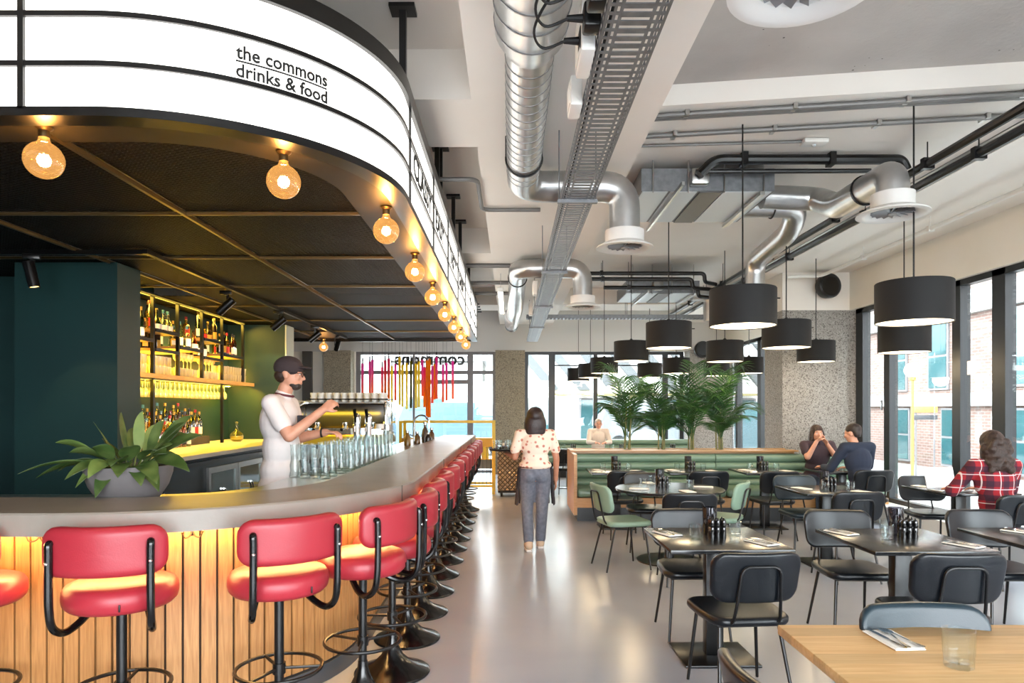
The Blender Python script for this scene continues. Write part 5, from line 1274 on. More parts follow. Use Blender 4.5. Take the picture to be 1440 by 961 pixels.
# sockets, adapters and their cables clipped beside the tray
for i, (y, z0, z1, lab) in enumerate(((2.36, 3.1, 3.3, 'white socket box on the cable tray above the black adapters'), (3.02, 3.07, 3.3, 'white socket box on the cable tray beside the black adapters'), (3.5, 3.07, 3.22, 'small white junction box on the cable tray below the adapters'), (9.2, 3.08, 3.26, 'white junction box on the tray by the second diffuser'), (11.2, 3.08, 3.3, 'white junction box on the far part of the tray'))):
    t = thing('junction_box', lab, 'junction box', (.33, y, z0)); kid(t, 'box_shell', MB().rbox((0, 0, (z1 - z0) / 2), (.06, .26 if i < 2 else .18, z1 - z0), .008), M_white_p); kid(t, 'box_cover', MB().rbox((-.032, 0, (z1 - z0) / 2), (.006, .2 if i < 2 else .13, z1 - z0 - .04), .002), M_white_p)
for i, y in enumerate((2.62, 2.78, 2.95)):
    t = thing('power_adapter', 'black power adapter plugged in beside the tray, %s of three' % ('first', 'second', 'third')[i], 'power adapter', (.34, y, 3.09))
    kid(t, 'adapter_body', MB().rbox((-.01, 0, .05), (.07, .09, .1), .01), M_black); kid(t, 'plug', MB().tube([(-.04, 0, .05), (-.11, 0, .05)], [.018, .012], 10), M_rubber)
    kid(t, 'cable', MB().tube(smoothpath([(-.1, 0, .05), (-.2, .02, .03), (-.24, -.08, .06), (-.16, -.2, .14), (-.02, -.26, .18)], 6), .006, 6), M_rubber)
# ceiling cassette units
def acunit(name, label, x0, x1, y0, y1, z0, z1):
    t = thing(name, label, 'air conditioner', ((x0 + x1) / 2, (y0 + y1) / 2, z0)); m = Matrix.Translation((-(x0 + x1) / 2, -(y0 + y1) / 2, -z0))
    kid(t, 'casing', MB().b2(x0, x1, y0, y1, z0, z1).xf(m), M_galv)
    w = x1 - x0
    kid(t, 'bottom_panel', MB().b2(x0 + .01, x0 + .2 * w, y0 + .01, y1 - .01, z0 - .006, z0 - .001).b2(x0 + .22 * w, x0 + .42 * w, y0 + .01, y1 - .01, z0 - .006, z0 - .001).b2(x0 + .62 * w, x0 + .98 * w, y0 + .01, y1 - .01, z0 - .006, z0 - .001).xf(m), mat('pale_insulation', (206, 214, 218), .5, .3))
    kid(t, 'center_channel', MB().b2(x0 + .44 * w, x0 + .6 * w, y0 + .01, y1 - .01, z0 - .012, z0 - .001).xf(m), mat('grey_channel', (104, 102, 100), .45, .5))
    kid(t, 'valve_box', MB().rbox((x0 + .42 * w, y0 - .06, z0 + .1), (.16, .1, .14), .02).xf(m), M_steel2)
    for x in (x0 + .1, x0 + .35 * w, x0 + .62 * w, x1 - .1): kid(t, 'hanger_rod', MB().cyl((x, y0 - .015, z0 - .02), (x, y0 - .015, 3.745 if y0 < 9 else 3.915), .007, n=6).xf(m), M_steel2)
    kid(t, 'angle_bracket', MB().b2(x0 + .24 * w, x0 + .26 * w, y0 - .3, y1 + .2, z0 - .045, z0 - .015).b2(x1 - .14, x1 - .1, y0 - .04, y1 + .05, z0 - .045, z0 - .015).xf(m), M_steel2)
    return t
acunit('ceiling_unit', 'galvanised air handling box hung under the ceiling before the round duct elbows', 1.16, 2.34, 6.05, 7.05, 3.48, 3.68)
acunit('far_ceiling_unit', 'second air handling box farther back with black pipes above it', 1.9, 3.1, 11.2, 12.2, 3.45, 3.65)
da = thing('supply_duct', 'bright round duct that turns down to a white diffuser by the large window lamp', 'duct', (2.8, 5.6, 3.3)); ma = Matrix.Translation((-2.8, -5.6, -3.3))
kid(da, 'duct_run', MB().tube(elbowpath([(2.34, 6.35, 3.52), (2.86, 6.35, 3.5), (2.8, 5.85, 3.28), (2.72, 4.86, 3.22), (2.72, 4.86, 3.02)], .17, 8), .108, 26).xf(ma), M_steel)
kid(da, 'clamp_band', MB().tube([(2.755 + .114 * math.cos(a), 5.3, 3.245 + .114 * math.sin(a)) for a in [2 * PI * k / 26 for k in range(26)]], .008, 6, closed=True).xf(ma), M_black)
diffuser(da, (-.08, -.74, 2.93 - 3.3), .108)
db = thing('drop_duct', 'round duct from the air handling box that drops behind the large round table lamp', 'duct', (2.9, 7.2, 3.4)); mb_ = Matrix.Translation((-2.9, -7.2, -3.4))
kid(db, 'duct_run', MB().tube(elbowpath([(2.3, 6.85, 3.58), (2.88, 6.85, 3.58), (2.95, 7.2, 3.42), (2.9, 8.1, 3.3), (2.9, 8.1, 2.95)], .17, 8), .11, 26).xf(mb_), M_steel)
kid(db, 'clamp_band', MB().tube([(2.62, 6.85 + .116 * math.cos(a), 3.58 + .116 * math.sin(a)) for a in [2 * PI * k / 26 for k in range(26)]], .008, 6, closed=True).xf(mb_), M_black)
dc = thing('far_drop_duct', 'far round duct elbow beside the second air handling box', 'duct', (3.3, 11.7, 3.3)); mc = Matrix.Translation((-3.3, -11.7, -3.3))
kid(dc, 'duct_run', MB().tube(elbowpath([(3.1, 11.7, 3.5), (3.42, 11.7, 3.5), (3.42, 11.7, 3.05)], .15, 7), .11, 22).xf(mc), M_steel)
# black pipes
def pipe(name, label, path, r, m=M_black, rad=.08, clips=None):
    p = elbowpath(path, rad, 6) if len(path) > 2 else path
    t = thing(name, label, 'pipe', Vector(path[0])); mm = Matrix.Translation(-Vector(path[0]))
    kid(t, 'pipe_run', MB().tube(p, r, 10).xf(mm), m)
    if clips:
        for c, z1 in clips:
            c = Vector(c); kid(t, 'pipe_clip', MB().cyl((c.x, c.y, c.z), (c.x, c.y, z1), .005, n=6).box(c, (r * 2.5, .05, r * 2.5) if abs(path[0][1] - path[-1][1]) > 1 else (.05, r * 2.5, r * 2.5)).xf(mm), m)
    return t
pipe('black_pipe', 'upper black insulated pipe running along the window side beam', [(3.42, -.5, 3.56), (3.42, 15.5, 3.56)], .036, clips=[((3.42, y, 3.56), 3.74 if 4.9 < y < 9.7 else 3.89) for y in (2, 4.2, 5.6, 7.2, 9, 11, 13)])
pipe('lower_black_pipe', 'lower black insulated pipe running along the window side beam', [(3.43, -.5, 3.42), (3.43, 15.5, 3.42)], .036, clips=[((3.43, y, 3.42), 3.53) for y in (3, 5, 6.6, 8.4, 10, 12)])
pipe('steel_conduit', 'thin steel conduit between the two black pipes', [(3.49, -.5, 3.5), (3.49, 15.5, 3.5)], .018, M_steel2)
pipe('cross_pipe', 'thick black pipe across the air handling box to the window side pipes', [(1.62, 5.86, 3.56), (1.75, 5.86, 3.69), (3.2, 5.86, 3.69), (3.36, 5.86, 3.69), (3.4, 5.86, 3.6)], .042, clips=[((2.0, 5.86, 3.69), 3.745), ((2.75, 5.86, 3.69), 3.745)])
pipe('cross_pipe_thin', 'thin black pipe under the thick one above the air handling box', [(1.6, 5.9, 3.6), (3.1, 5.88, 3.6)], .02)
for i, (y0, z, xa) in enumerate(((10.9, 3.62, 1.07), (11.0, 3.5, 1.5), (11.05, 3.74, 1.07))):
    pipe('far_pipe', '%s black pipe before the second air handling box' % ('middle', 'lowest', 'highest')[i], [(xa, y0, z), (2.9 + .12 * i, y0, z), (2.9 + .12 * i, y0, z - .14), (3.38, y0 + .2, z - .14)], .032, clips=[((xa + .4, y0, z), 3.915)])
# conduits under the deck
for i, (ya_, yb2, x1_, z, lab) in enumerate(((4.78, 4.36, 3.92, 3.725, 'pair of grey conduits along the edge of the white ceiling deck'), (5.46, 4.75, 3.92, 3.725, 'grey conduit on the white ceiling deck below the paired one'))):
    p = thing('ceiling_conduit', lab, 'conduit', (1.0, ya_, z)); cm_ = Matrix.Translation((-1.0, -ya_, -z)); c = MB()
    yy = ya_ + .3 if i == 0 else ya_
    for k in range(2 if i == 0 else 1): c.cyl((1.02, yy + .045 * k, z), (x1_, yy - .42 + .045 * k, z), .02, n=10)
    kid(p, 'conduit_run', c.xf(cm_), mat('grey_conduit', (124, 122, 120), .45, .3))
    for k in range(4): kid(p, 'conduit_clip', MB().box((1.3 + .75 * k, yy - .42 * (.28 + .75 * k) / 2.9 + .02, z + .005), (.03, .1, .04)).xf(cm_), M_steel2)
p = thing('smoke_conduit', 'thin conduit leading to a white sensor box on the ceiling deck', 'conduit', (1.0, 5.68, 3.735)); kid(p, 'conduit_run', MB().cyl((.02, 0, 0), (1.42, -.1, 0), .012, n=8), MATS['grey_conduit'])
t = thing('sensor_box', 'small white sensor box on the ceiling deck above the air handling box', 'sensor', (2.48, 5.58, 3.748)); kid(t, 'sensor_shell', MB().rbox((0, 0, -.02), (.2, .12, .04), .012), M_white_p); kid(t, 'sensor_lens', MB().sph((0, 0, -.04), .018, 12, 7), mat('sensor_lens', (200, 205, 208), .2))
pipe('bent_conduit', 'grey bent conduit at the edge of the ceiling coffer beside the sign', [(-.62, 5.98, 3.56), (-.29, 5.98, 3.56), (-.29, 6.9, 3.56), (.3, 6.9, 3.56)], .02, MATS['grey_conduit'], .1)
pipe('wall_pipe', 'white pipe hung along the ceiling over the windows', [(4.55, -.5, 3.5), (4.55, 10.0, 3.5), (4.1, 10.1, 3.5)], .025, M_white_p, .1, [((4.55, y, 3.5), 3.638) for y in (4.6, 6, 7.4, 8.8)])
for i, y in enumerate((10.0, 10.9, 11.9)): pipe('soffit_conduit', 'grey cross conduit over the bar side, %s from the coffer' % ordn[i], [(-3, y - .4 * (i == 0), 3.56), (.0, y - .4 * (i == 0), 3.56)], .03, MATS['grey_conduit'])
xt = thing('cross_tray', 'steel cable tray crossing the ceiling before the back windows', 'cable tray', (2.2, 13.0, 3.26)); x_ = MB().b2(-1.9, 1.9, -.1, -.09, 0, .07).b2(-1.9, 1.9, .09, .1, 0, .07)
for k in range(54): x_.b2(-1.9 + .07 * k, -1.87 + .07 * k, -.09, .09, .0, .006)
kid(xt, 'tray_frame', x_, M_galv)
for x in (-1.5, 0, 1.5): kid(xt, 'hanger_rod', MB().cyl((x, -.095, .03), (x, -.095, .655), .006, n=6).cyl((x, .095, .03), (x, .095, .655), .006, n=6), M_galv)
lb = thing('linear_light', 'white linear batten light hung near the end of the ceiling duct', 'batten light', (-.15, 11.2, 3.3)); kid(lb, 'batten', MB().rbox((0, 0, 0), (.09, 2.4, .06), .01), M_white_p); kid(lb, 'light_strip', MB().b2(-.035, .035, -1.15, 1.15, -.036, -.031), mat('batten_glow', (255, 250, 240), .5, emit=((255, 250, 240), 1.6)))
for y in (-.9, .9): kid(lb, 'hanger_rod', MB().cyl((0, y, .03), (0, y, .29), .004, n=6), M_steel2)
def speaker(x, y, z, rz, lab, r=.19):
    t = thing('wall_speaker', lab, 'speaker', (x, y, z), rz)
    kid(t, 'speaker_body', MB().lathe([(0, -.12), (r * .6, -.12), (r * .95, -.06), (r, .02), (r * .96, .06), (r * .86, .075), (0, .075)], 32).xf(Matrix.Rotation(R(90), 4, 'X')), M_black)
    kid(t, 'speaker_cone', MB().lathe([(0, .06), (r * .8, .078), (r * .84, .082), (r * .84, .07), (0, .05)], 28).xf(Matrix.Rotation(R(90), 4, 'X')), M_rubber)
    kid(t, 'wall_bracket', MB().b2(-.03, .03, .1, .16, -.03, .03).b2(-.06, .06, .15, .162, -.08, .08), M_black)
    kid(t, 'speaker_cable', MB().tube(smoothpath([(.05, .12, -.1), (.2, .1, -.13), (.3, .12, 0), (.32, .14, .2)], 5), .006, 6), M_rubber)
speaker(4.79, 10.3, 3.4, R(12), 'round black loudspeaker on the white band above the concrete pillar')
speaker(4.45, 15.83, 2.92, 0, 'round black loudspeaker high on the far corner pillar', .2)

# ------------------------------------------------------------------ people
M_skin = mat('skin_light', (214, 160, 134), .5, var=(14, (206, 148, 122))); M_skin2 = mat('skin_tan', (186, 128, 100), .5, var=(14, (176, 118, 92)))
def bake(mb, name, vox, smooth=2):
    o = ob(name, mb, M_skin, None, 0)
    r = o.modifiers.new('r', 'REMESH'); r.mode = 'VOXEL'; r.voxel_size = vox
    s = o.modifiers.new('s', 'SMOOTH'); s.iterations = smooth; s.factor = .5
    dg = bpy.context.evaluated_depsgraph_get(); me = bpy.data.meshes.new_from_object(o.evaluated_get(dg))
    out = MB(); out.v = [tuple(v.co) for v in me.vertices]; out.f = [tuple(p.vertices) for p in me.polygons]
    bpy.data.objects.remove(o); bpy.data.meshes.remove(me); return out
class Fig:
    """one figure: joints in room coordinates relative to its base; limbs are tapered round cones merged into one surface"""
    def __init__(s, yaw): s.yaw = yaw; s.b = MB(); s.M = Matrix.Rotation(yaw, 4, 'Z')
    def w(s, p): return s.M @ Vector(p)     # local (x right, y forward, z up) -> room axes
    def cone(s, mb, p, q, r0, r1, n=14):
        p, q = Vector(p), Vector(q); d = q - p; L_ = d.length
        if L_ < 1e-5: return mb.sph(p, r0, n, 9)
        t = d / L_; path, rad = [], []
        for i in range(5): a = PI / 2 * (1 - i / 4); path.append(p - t * r0 * math.sin(a)); rad.append(max(r0 * math.cos(a), .0008))
        for i in range(1, 4): path.append(p + d * i / 4); rad.append(r0 + (r1 - r0) * i / 4)
        for i in range(5): a = PI / 2 * i / 4; path.append(q + t * r1 * math.sin(a)); rad.append(max(r1 * math.cos(a), .0008))
        return mb.tube(path, rad, n)
    def chain(s, mb, pts, rad):
        for i in range(len(pts) - 1): s.cone(mb, pts[i], pts[i + 1], rad[i], rad[i + 1])
    def hand(s, mb, wrist, d, up, side, curl=.5, k=1.0):
        """palm, four bent fingers of unequal length and a thumb leaving the side of the palm; side=+1 thumb along up x d"""
        wrist, d, up = Vector(wrist), Vector(d).normalized(), Vector(up); up = (up - d * up.dot(d)).normalized(); sd = d.cross(up).normalized() * side
        pc = wrist + d * .05 * k
        for j in range(4):
            off = sd * (.03 - .02 * j) * k; base = wrist + d * (.088 - .004 * abs(j - 1)) * k + off
            s.cone(mb, wrist + d * .008 * k + off * .55, base, .014 * k, .0115 * k, 10)
            ln = (.068, .078, .072, .055)[j] * k; a1, a2, a3 = curl * .5, curl * 1.2, curl * 1.7
            p = base
            for a, f, r0, r1 in ((a1, .42, .0098, .0088), (a2, .32, .0088, .008), (a3, .26, .008, .0065)):
                q = p + (d * math.cos(a) - up * math.sin(a)) * ln * f; s.cone(mb, p, q, r0 * k, r1 * k, 9); p = q
        th = wrist + d * .03 * k + sd * .03 * k; q = th + (d * .6 + sd * .7 - up * .25).normalized() * .035 * k
        s.cone(mb, th, q, .0145 * k, .0115 * k, 9); s.cone(mb, q, q + (d * .85 + sd * .2 - up * .4).normalized() * .032 * k, .0112 * k, .0085 * k, 9)
    def head(s, mb, c, yaw, pitch=0.0, k=1.0):
        """skull, jaw, brow, nose, lips, ears; returns the head matrix (y forward)"""
        m = Matrix.Translation(c) @ Matrix.Rotation(yaw, 4, 'Z') @ Matrix.Rotation(pitch, 4, 'X') @ Matrix.Scale(k, 4)
        t = MB()
        t.sph((0, -.012, .028), (.076, .094, .092), 22, 14); t.sph((0, .022, -.03), (.062, .07, .078), 20, 12); t.sph((0, .05, -.075), (.036, .036, .034), 16, 10)
        t.sph((0, .07, .022), (.056, .022, .018), 14, 8)
        s.cone(t, (0, .086, .012), (0, .104, -.024), .0085, .0135, 10); t.sph((.01, .095, -.027), .009, 8, 6); t.sph((-.01, .095, -.027), .009, 8, 6)
        t.sph((0, .084, -.052), (.024, .012, .0055), 12, 6); t.sph((0, .083, -.061), (.02, .012, .006), 12, 6)
        t.sph((.036, .064, -.014), (.024, .026, .026), 12, 8); t.sph((-.036, .064, -.014), (.024, .026, .026), 12, 8)
        for sx in (-1, 1): t.sph((sx * .078, -.008, -.006), (.011, .02, .032), 12, 8); t.sph((sx * .081, -.016, .004), (.007, .016, .02), 10, 6)
        mb.add(t.v, t.f, m); return m
def face(fig, par, m, iris=(70, 46, 30)):
    for sx in (-1, 1):
        e = kid(par, 'eye', MB().sph((sx * .032, .079, .004), (.0135, .009, .009), 12, 8).xf(m), mat('eye_white', (226, 222, 216), .2))
        kid(e, 'iris', MB().sph((sx * .032, .0865, .004), (.0058, .003, .0058), 10, 6).xf(m), mat('iris_brown', iris, .15))
        kid(par, 'eyebrow', MB().tube([(sx * .014, .091, .024), (sx * .034, .088, .029), (sx * .054, .072, .023)], [.0035, .0045, .002], 6).xf(m), mat('dark_brow', (44, 30, 22), .7))
    kid(par, 'mouth', MB().tube([(-.021, .088, -.0565), (0, .0955, -.0555), (.021, .088, -.0565)], [.0015, .0028, .0015], 6).xf(m), mat('lips', (168, 84, 78), .45))
def person(name, label, loc): return thing(name, label, 'person', loc)
def shell(fig, par, nm, build, m, vox=.011, lab=None, sm=2):
    mb = MB(); build(mb); return kid(par, nm, bake(mb, nm, vox, sm), m, 1.4, lab)
# --- waitress walking away with a tray
M_denim = mat('grey_denim', (116, 120, 132), .85, var=(30, (96, 100, 112)), bump=(120, .2))
M_floral = mat('floral_cotton', (236, 214, 196), .85)
def _flo(nt):
    L = nt.links.new; N = nt.nodes.new; tc = N('ShaderNodeTexCoord'); v = N('ShaderNodeTexVoronoi'); v.inputs['Scale'].default_value = 17; v.inputs['Randomness'].default_value = .75
    r = N('ShaderNodeValToRGB'); e = r.color_ramp.elements; e[0].position = .0; e[0].color = (*lin((150, 70, 66)), 1); e[1].position = .34; e[1].color = (*lin((238, 218, 200)), 1); x = e.new(.26); x.color = (*lin((206, 140, 120)), 1)
    L(tc.outputs['Object'], v.inputs['Vector']); L(v.outputs['Distance'], r.inputs['Fac']); return r.outputs['Color']
nodes_color(M_floral, _flo)
M_hair1 = mat('dark_brown_hair', (50, 32, 30), .45, var=(60, (34, 22, 20)), bump=(90, .3)); M_hair2 = mat('brown_curly_hair', (62, 42, 32), .55, var=(40, (38, 25, 20)), bump=(55, .9)); M_hair3 = mat('short_dark_hair', (44, 34, 30), .55, bump=(120, .4))
P = person('person', 'person with a dark bob and floral shirt walking away with a tray', (.27, 7.5, 0))
F = Fig(R(4)); w = F.w; b = F.b; K = .955
sho = [w((-.175, 0, 1.27)), w((.175, 0, 1.27))]; hip = [w((-.085, 0, .82)), w((.085, 0, .82))]
b.sph(w((0, 0, .86)), (.165, .115, .12), 20, 12); b.sph(w((0, 0, 1.0)), (.128, .095, .14), 20, 12); b.sph(w((0, -.005, 1.15)), (.152, .105, .15), 20, 12); F.cone(b, sho[0] + Vector((.02, 0, 0)), sho[1] - Vector((.02, 0, 0)), .052, .052)
F.cone(b, w((0, -.005, 1.26)), w((0, .01, 1.36)), .052, .046)
F.chain(b, [hip[0], w((-.085, .045, .45)), w((-.075, -.05, .085))], [.09, .056, .04]); F.chain(b, [hip[1], w((.08, .03, .45)), w((.07, .13, .07))], [.09, .056, .04])
F.chain(b, [w((-.075, -.06, .05)), w((-.08, .07, .035))], [.034, .03]); F.chain(b, [w((.07, .11, .045)), w((.075, .24, .03))], [.034, .03])
F.chain(b, [sho[0], w((-.225, -.02, 1.02)), w((-.27, .19, 1.035))], [.05, .037, .026]); F.hand(b, w((-.27, .19, 1.035)), w((-.18, 1, .05)) , (0, 0, 1), 1, -.15, .92)
F.chain(b, [sho[1], w((.235, .0, 1.0)), w((.235, .06, .76))], [.05, .036, .026]); F.hand(b, w((.235, .06, .76)), w((.0, .12, -1)), w((1, 0, 0)), -1, .55, .92)
hm_ = F.head(b, w((0, .02, 1.445)), R(4), 0, .95)
kid(P, 'body', bake(b, 'body', .0075), M_skin2, 1.4); face(F, P, hm_)
def hair(mb):
    t = MB(); t.sph((0, -.022, .03), (.102, .114, .105), 22, 16); t.sph((0, -.055, -.07), (.125, .07, .15), 22, 16); t.sph((.08, -.02, -.08), (.05, .06, .12), 18, 14); t.sph((-.08, -.02, -.08), (.05, .06, .12), 18, 14); t.sph((0, -.065, -.15), (.12, .05, .07), 18, 14)
    mb.add(t.v, t.f, hm_)
shell(F, P, 'hair', hair, M_hair1, .008, None, 16)
def shirt(mb):
    mb.sph(w((0, 0, 1.0)), (.15, .115, .12), 20, 12); mb.sph(w((0, -.005, 1.15)), (.17, .122, .16), 20, 12); F.cone(mb, sho[0], sho[1], .057, .057); mb.sph(w((0, 0, .93)), (.182, .14, .075), 20, 10)
    F.cone(mb, sho[0], w((-.222, -.015, 1.1)), .053, .055); F.cone(mb, sho[1], w((.224, 0, 1.1)), .053, .055)
shell(F, P, 'shirt', shirt, M_floral, .01)
def jeans(mb):
    mb.sph(w((0, -.005, .86)), (.172, .125, .11), 20, 12); mb.sph(w((-.07, -.05, .82)), (.085, .08, .09), 14, 10); mb.sph(w((.07, -.05, .82)), (.085, .08, .09), 14, 10)
    F.chain(mb, [hip[0], w((-.085, .045, .45)), w((-.076, -.045, .12))], [.1, .067, .058]); F.chain(mb, [hip[1], w((.08, .03, .45)), w((.071, .118, .1))], [.1, .067, .058])
shell(F, P, 'jeans', jeans, M_denim, .01)
M_apron = mat('dark_apron', (40, 34, 38), .8)
def apron(mb):
    for q in range(12):
        a0, a1 = R(-20 + 220 * q / 11), 0
        F.cone(mb, w((.182 * math.cos(a0), .135 * math.sin(a0), .9)), w((.215 * math.cos(a0), .02 + .165 * math.sin(a0), .5)), .014, .014, 8)
shell(F, P, 'apron', apron, M_apron, .011)
kid(P, 'belt', MB().loft([[(w((.176 * math.cos(a), .13 * math.sin(a), z))) for a in [2 * PI * k / 28 for k in range(28)]] for z in (.905, .94)]), mat('brown_leather_belt', (86, 48, 34), .5))
M_shoe = mat('tan_suede', (206, 178, 150), .8); M_sole = mat('white_sole', (228, 222, 214), .6)
for nm, p0, p1 in (('l', (-.075, -.075, .055), (-.08, .09, .042)), ('r', (.07, .1, .05), (.075, .26, .04))):
    def shoe(mb, p0=p0, p1=p1): F.cone(mb, w(p0), w(p1), .046, .04); F.cone(mb, w(p0), w((p0[0], p0[1] + .02, p0[2] + .05)), .045, .044)
    sh_ = shell(F, P, 'shoe', shoe, M_shoe, .009); a, c = w((p0[0], p0[1] - .04, 0)), w((p1[0], p1[1] + .035, 0))
    kid(sh_, 'sole', MB().loft([[(p.x + math.cos(R(4)) * s_ * wd, p.y, z) for p, s_, wd in ((a, -1, .03), (a, 1, .03), ((a + c) / 2, 1, .042), (c, 1, .026), (c, -1, .026), ((a + c) / 2, -1, .042))] for z in (.001, .02)]), M_sole)
tr_ = thing('serving_tray', 'round black tray of glasses carried by the person in the floral shirt', 'tray', (-.03, 7.75, 1.075))
kid(tr_, 'tray_disc', MB().lathe([(0, 0), (.2, 0), (.215, .02), (.21, .022), (.196, .006), (0, .006)], 40), M_rubber)
gls2 = Spawner(tumbler_proto('water_glass', 'w', 'glasses on the carried tray', .03, .036, .11))
for k in range(9):
    a = 2 * PI * k / 8; r_ = .14 if k < 8 else 0
    gls2((-.03 + r_ * math.cos(a), 7.75 + r_ * math.sin(a), 1.082), 0, 'clear glass standing on the carried round tray')
# --- bartender
P = person('person', 'person in a white t-shirt and flat cap working behind the bar', (-1.74, 5.2, .15))
F = Fig(R(-90)); w = F.w; b = F.b     # forward = +X
sR, sL = w((.19, -.02, 1.44)), w((-.19, .0, 1.43)); 
b.sph(w((0, -.02, .95)), (.125, .165, .13), 20, 12); b.sph(w((0, -.01, 1.1)), (.11, .145, .15), 20, 12); b.sph(w((0, -.015, 1.3)), (.125, .175, .18), 20, 12); F.cone(b, sR, sL, .058, .058); F.cone(b, w((0, -.01, 1.44)), w((0, .03, 1.56)), .06, .056)
for sx in (-1, 1): F.chain(b, [w((sx * .08, 0, .84)), w((sx * .095, .03, .49)), w((sx * .1, -.01, .08))], [.082, .06, .045]); F.cone(b, w((sx * .1, -.03, .05)), w((sx * .11, .15, .035)), .042, .032)
eR, wR = w((.235, .13, 1.2)), w((.1, .335, 1.39)); F.chain(b, [sR, eR, wR], [.058, .045, .03]); F.hand(b, wR, wR - eR + w((0, .05, .02)), w((.8, 0, .3)), 1, 1.0)
eL, wL = w((-.2, .07, 1.17)), w((-.12, .3, 1.215)); F.chain(b, [sL, eL, wL], [.058, .045, .03]); F.hand(b, wL, w((.25, 1, 0)), w((0, 0, 1)), -1, .9)
hb = F.head(b, w((0, .055, 1.66)), R(-84), R(-4), 1.05)
kid(P, 'body', bake(b, 'body', .0075), M_skin, 1.4); face(F, P, hb)
def capm(mb):
    t = MB(); t.sph((0, -.01, .05), (.09, .106, .085), 22, 14); t.sph((0, .1, .055), (.068, .062, .012), 18, 8); mb.add(t.v, t.f, hb)
shell(F, P, 'cap', capm, mat('dark_cap', (58, 48, 50), .9, bump=(140, .3)), .007)
def beard(mb):
    t = MB(); t.sph((0, .05, -.078), (.045, .042, .034), 16, 10); t.sph((0, .03, -.07), (.056, .04, .028), 16, 10); mb.add(t.v, t.f, hb)
shell(F, P, 'beard', beard, M_hair3, .006)
hr = MB(); hr.sph((0, -.05, -.01), (.078, .056, .055), 16, 10); kid(P, 'hair', hr.xf(hb), M_hair2)
gl = MB()
for sx in (-1, 1): gl.tube([(sx * .033 + .024 * math.cos(a), .1, .004 + .018 * math.sin(a)) for a in [2 * PI * k / 16 for k in range(16)]], .0022, 6, closed=True); gl.cyl((sx * .056, .098, .01), (sx * .083, -.01, .012), .002, n=6)
gl.cyl((-.01, .1, .008), (.01, .1, .008), .002, n=6); kid(P, 'glasses', gl.xf(hb), M_black)
M_tee = mat('white_cotton', (232, 224, 222), .9, bump=(60, .1))
def tee(mb):
    mb.sph(w((0, -.015, 1.3)), (.146, .198, .2), 20, 12); mb.sph(w((0, -.005, 1.1)), (.137, .172, .19), 20, 12); mb.sph(w((0, -.01, .93)), (.15, .186, .14), 20, 12); mb.sph(w((0, -.0, .8)), (.172, .222, .15), 20, 12); mb.sph(w((0, -.0, .7)), (.172, .225, .1), 20, 12); F.cone(mb, sR, sL, .07, .07); F.cone(mb, w((0, -.01, 1.44)), w((0, .01, 1.5)), .075, .066)
    F.cone(mb, sR, sR + (eR - sR) * .62, .067, .07); F.cone(mb, sL, sL + (eL - sL) * .62, .067, .07)
tt = shell(F, P, 'tshirt', tee, M_tee, .011)
kid(tt, 'neckband', MB().tube([w((.066 * math.cos(a), .018 + .064 * math.sin(a), 1.505 - .012 * math.sin(a))) for a in [2 * PI * k / 20 for k in range(20)]], .009, 8, closed=True), mat('maroon_rib', (96, 44, 50), .8))
kid(tt, 'chest_print', MB().rbox((0, 0, 0), (.1, .012, .12), .004).xf(F.M @ Matrix.Translation((.06, .168, 1.29)) @ Matrix.Rotation(R(-20), 4, 'Z')), mat('dark_print', (52, 54, 62), .8))
def slacks(mb):
    mb.sph(w((0, -.02, .93)), (.138, .178, .12), 18, 12)
    for sx in (-1, 1): F.chain(mb, [w((sx * .08, 0, .84)), w((sx * .095, .03, .49)), w((sx * .1, -.01, .1))], [.096, .076, .066])
shell(F, P, 'trousers', slacks, mat('dark_trousers', (52, 44, 42), .85), .013)
for sx in (-1, 1):
    def shoe(mb, sx=sx): F.cone(mb, w((sx * .1, -.04, .048)), w((sx * .11, .17, .042)), .047, .04)
    shell(F, P, 'shoe', shoe, M_apron, .011)
kid(P, 'wristband', MB().tube([wL + F.M @ Vector((.033 * math.cos(a), -.03, .033 * math.sin(a))) for a in [2 * PI * k / 16 for k in range(16)]], .008, 6, closed=True), M_rubber)
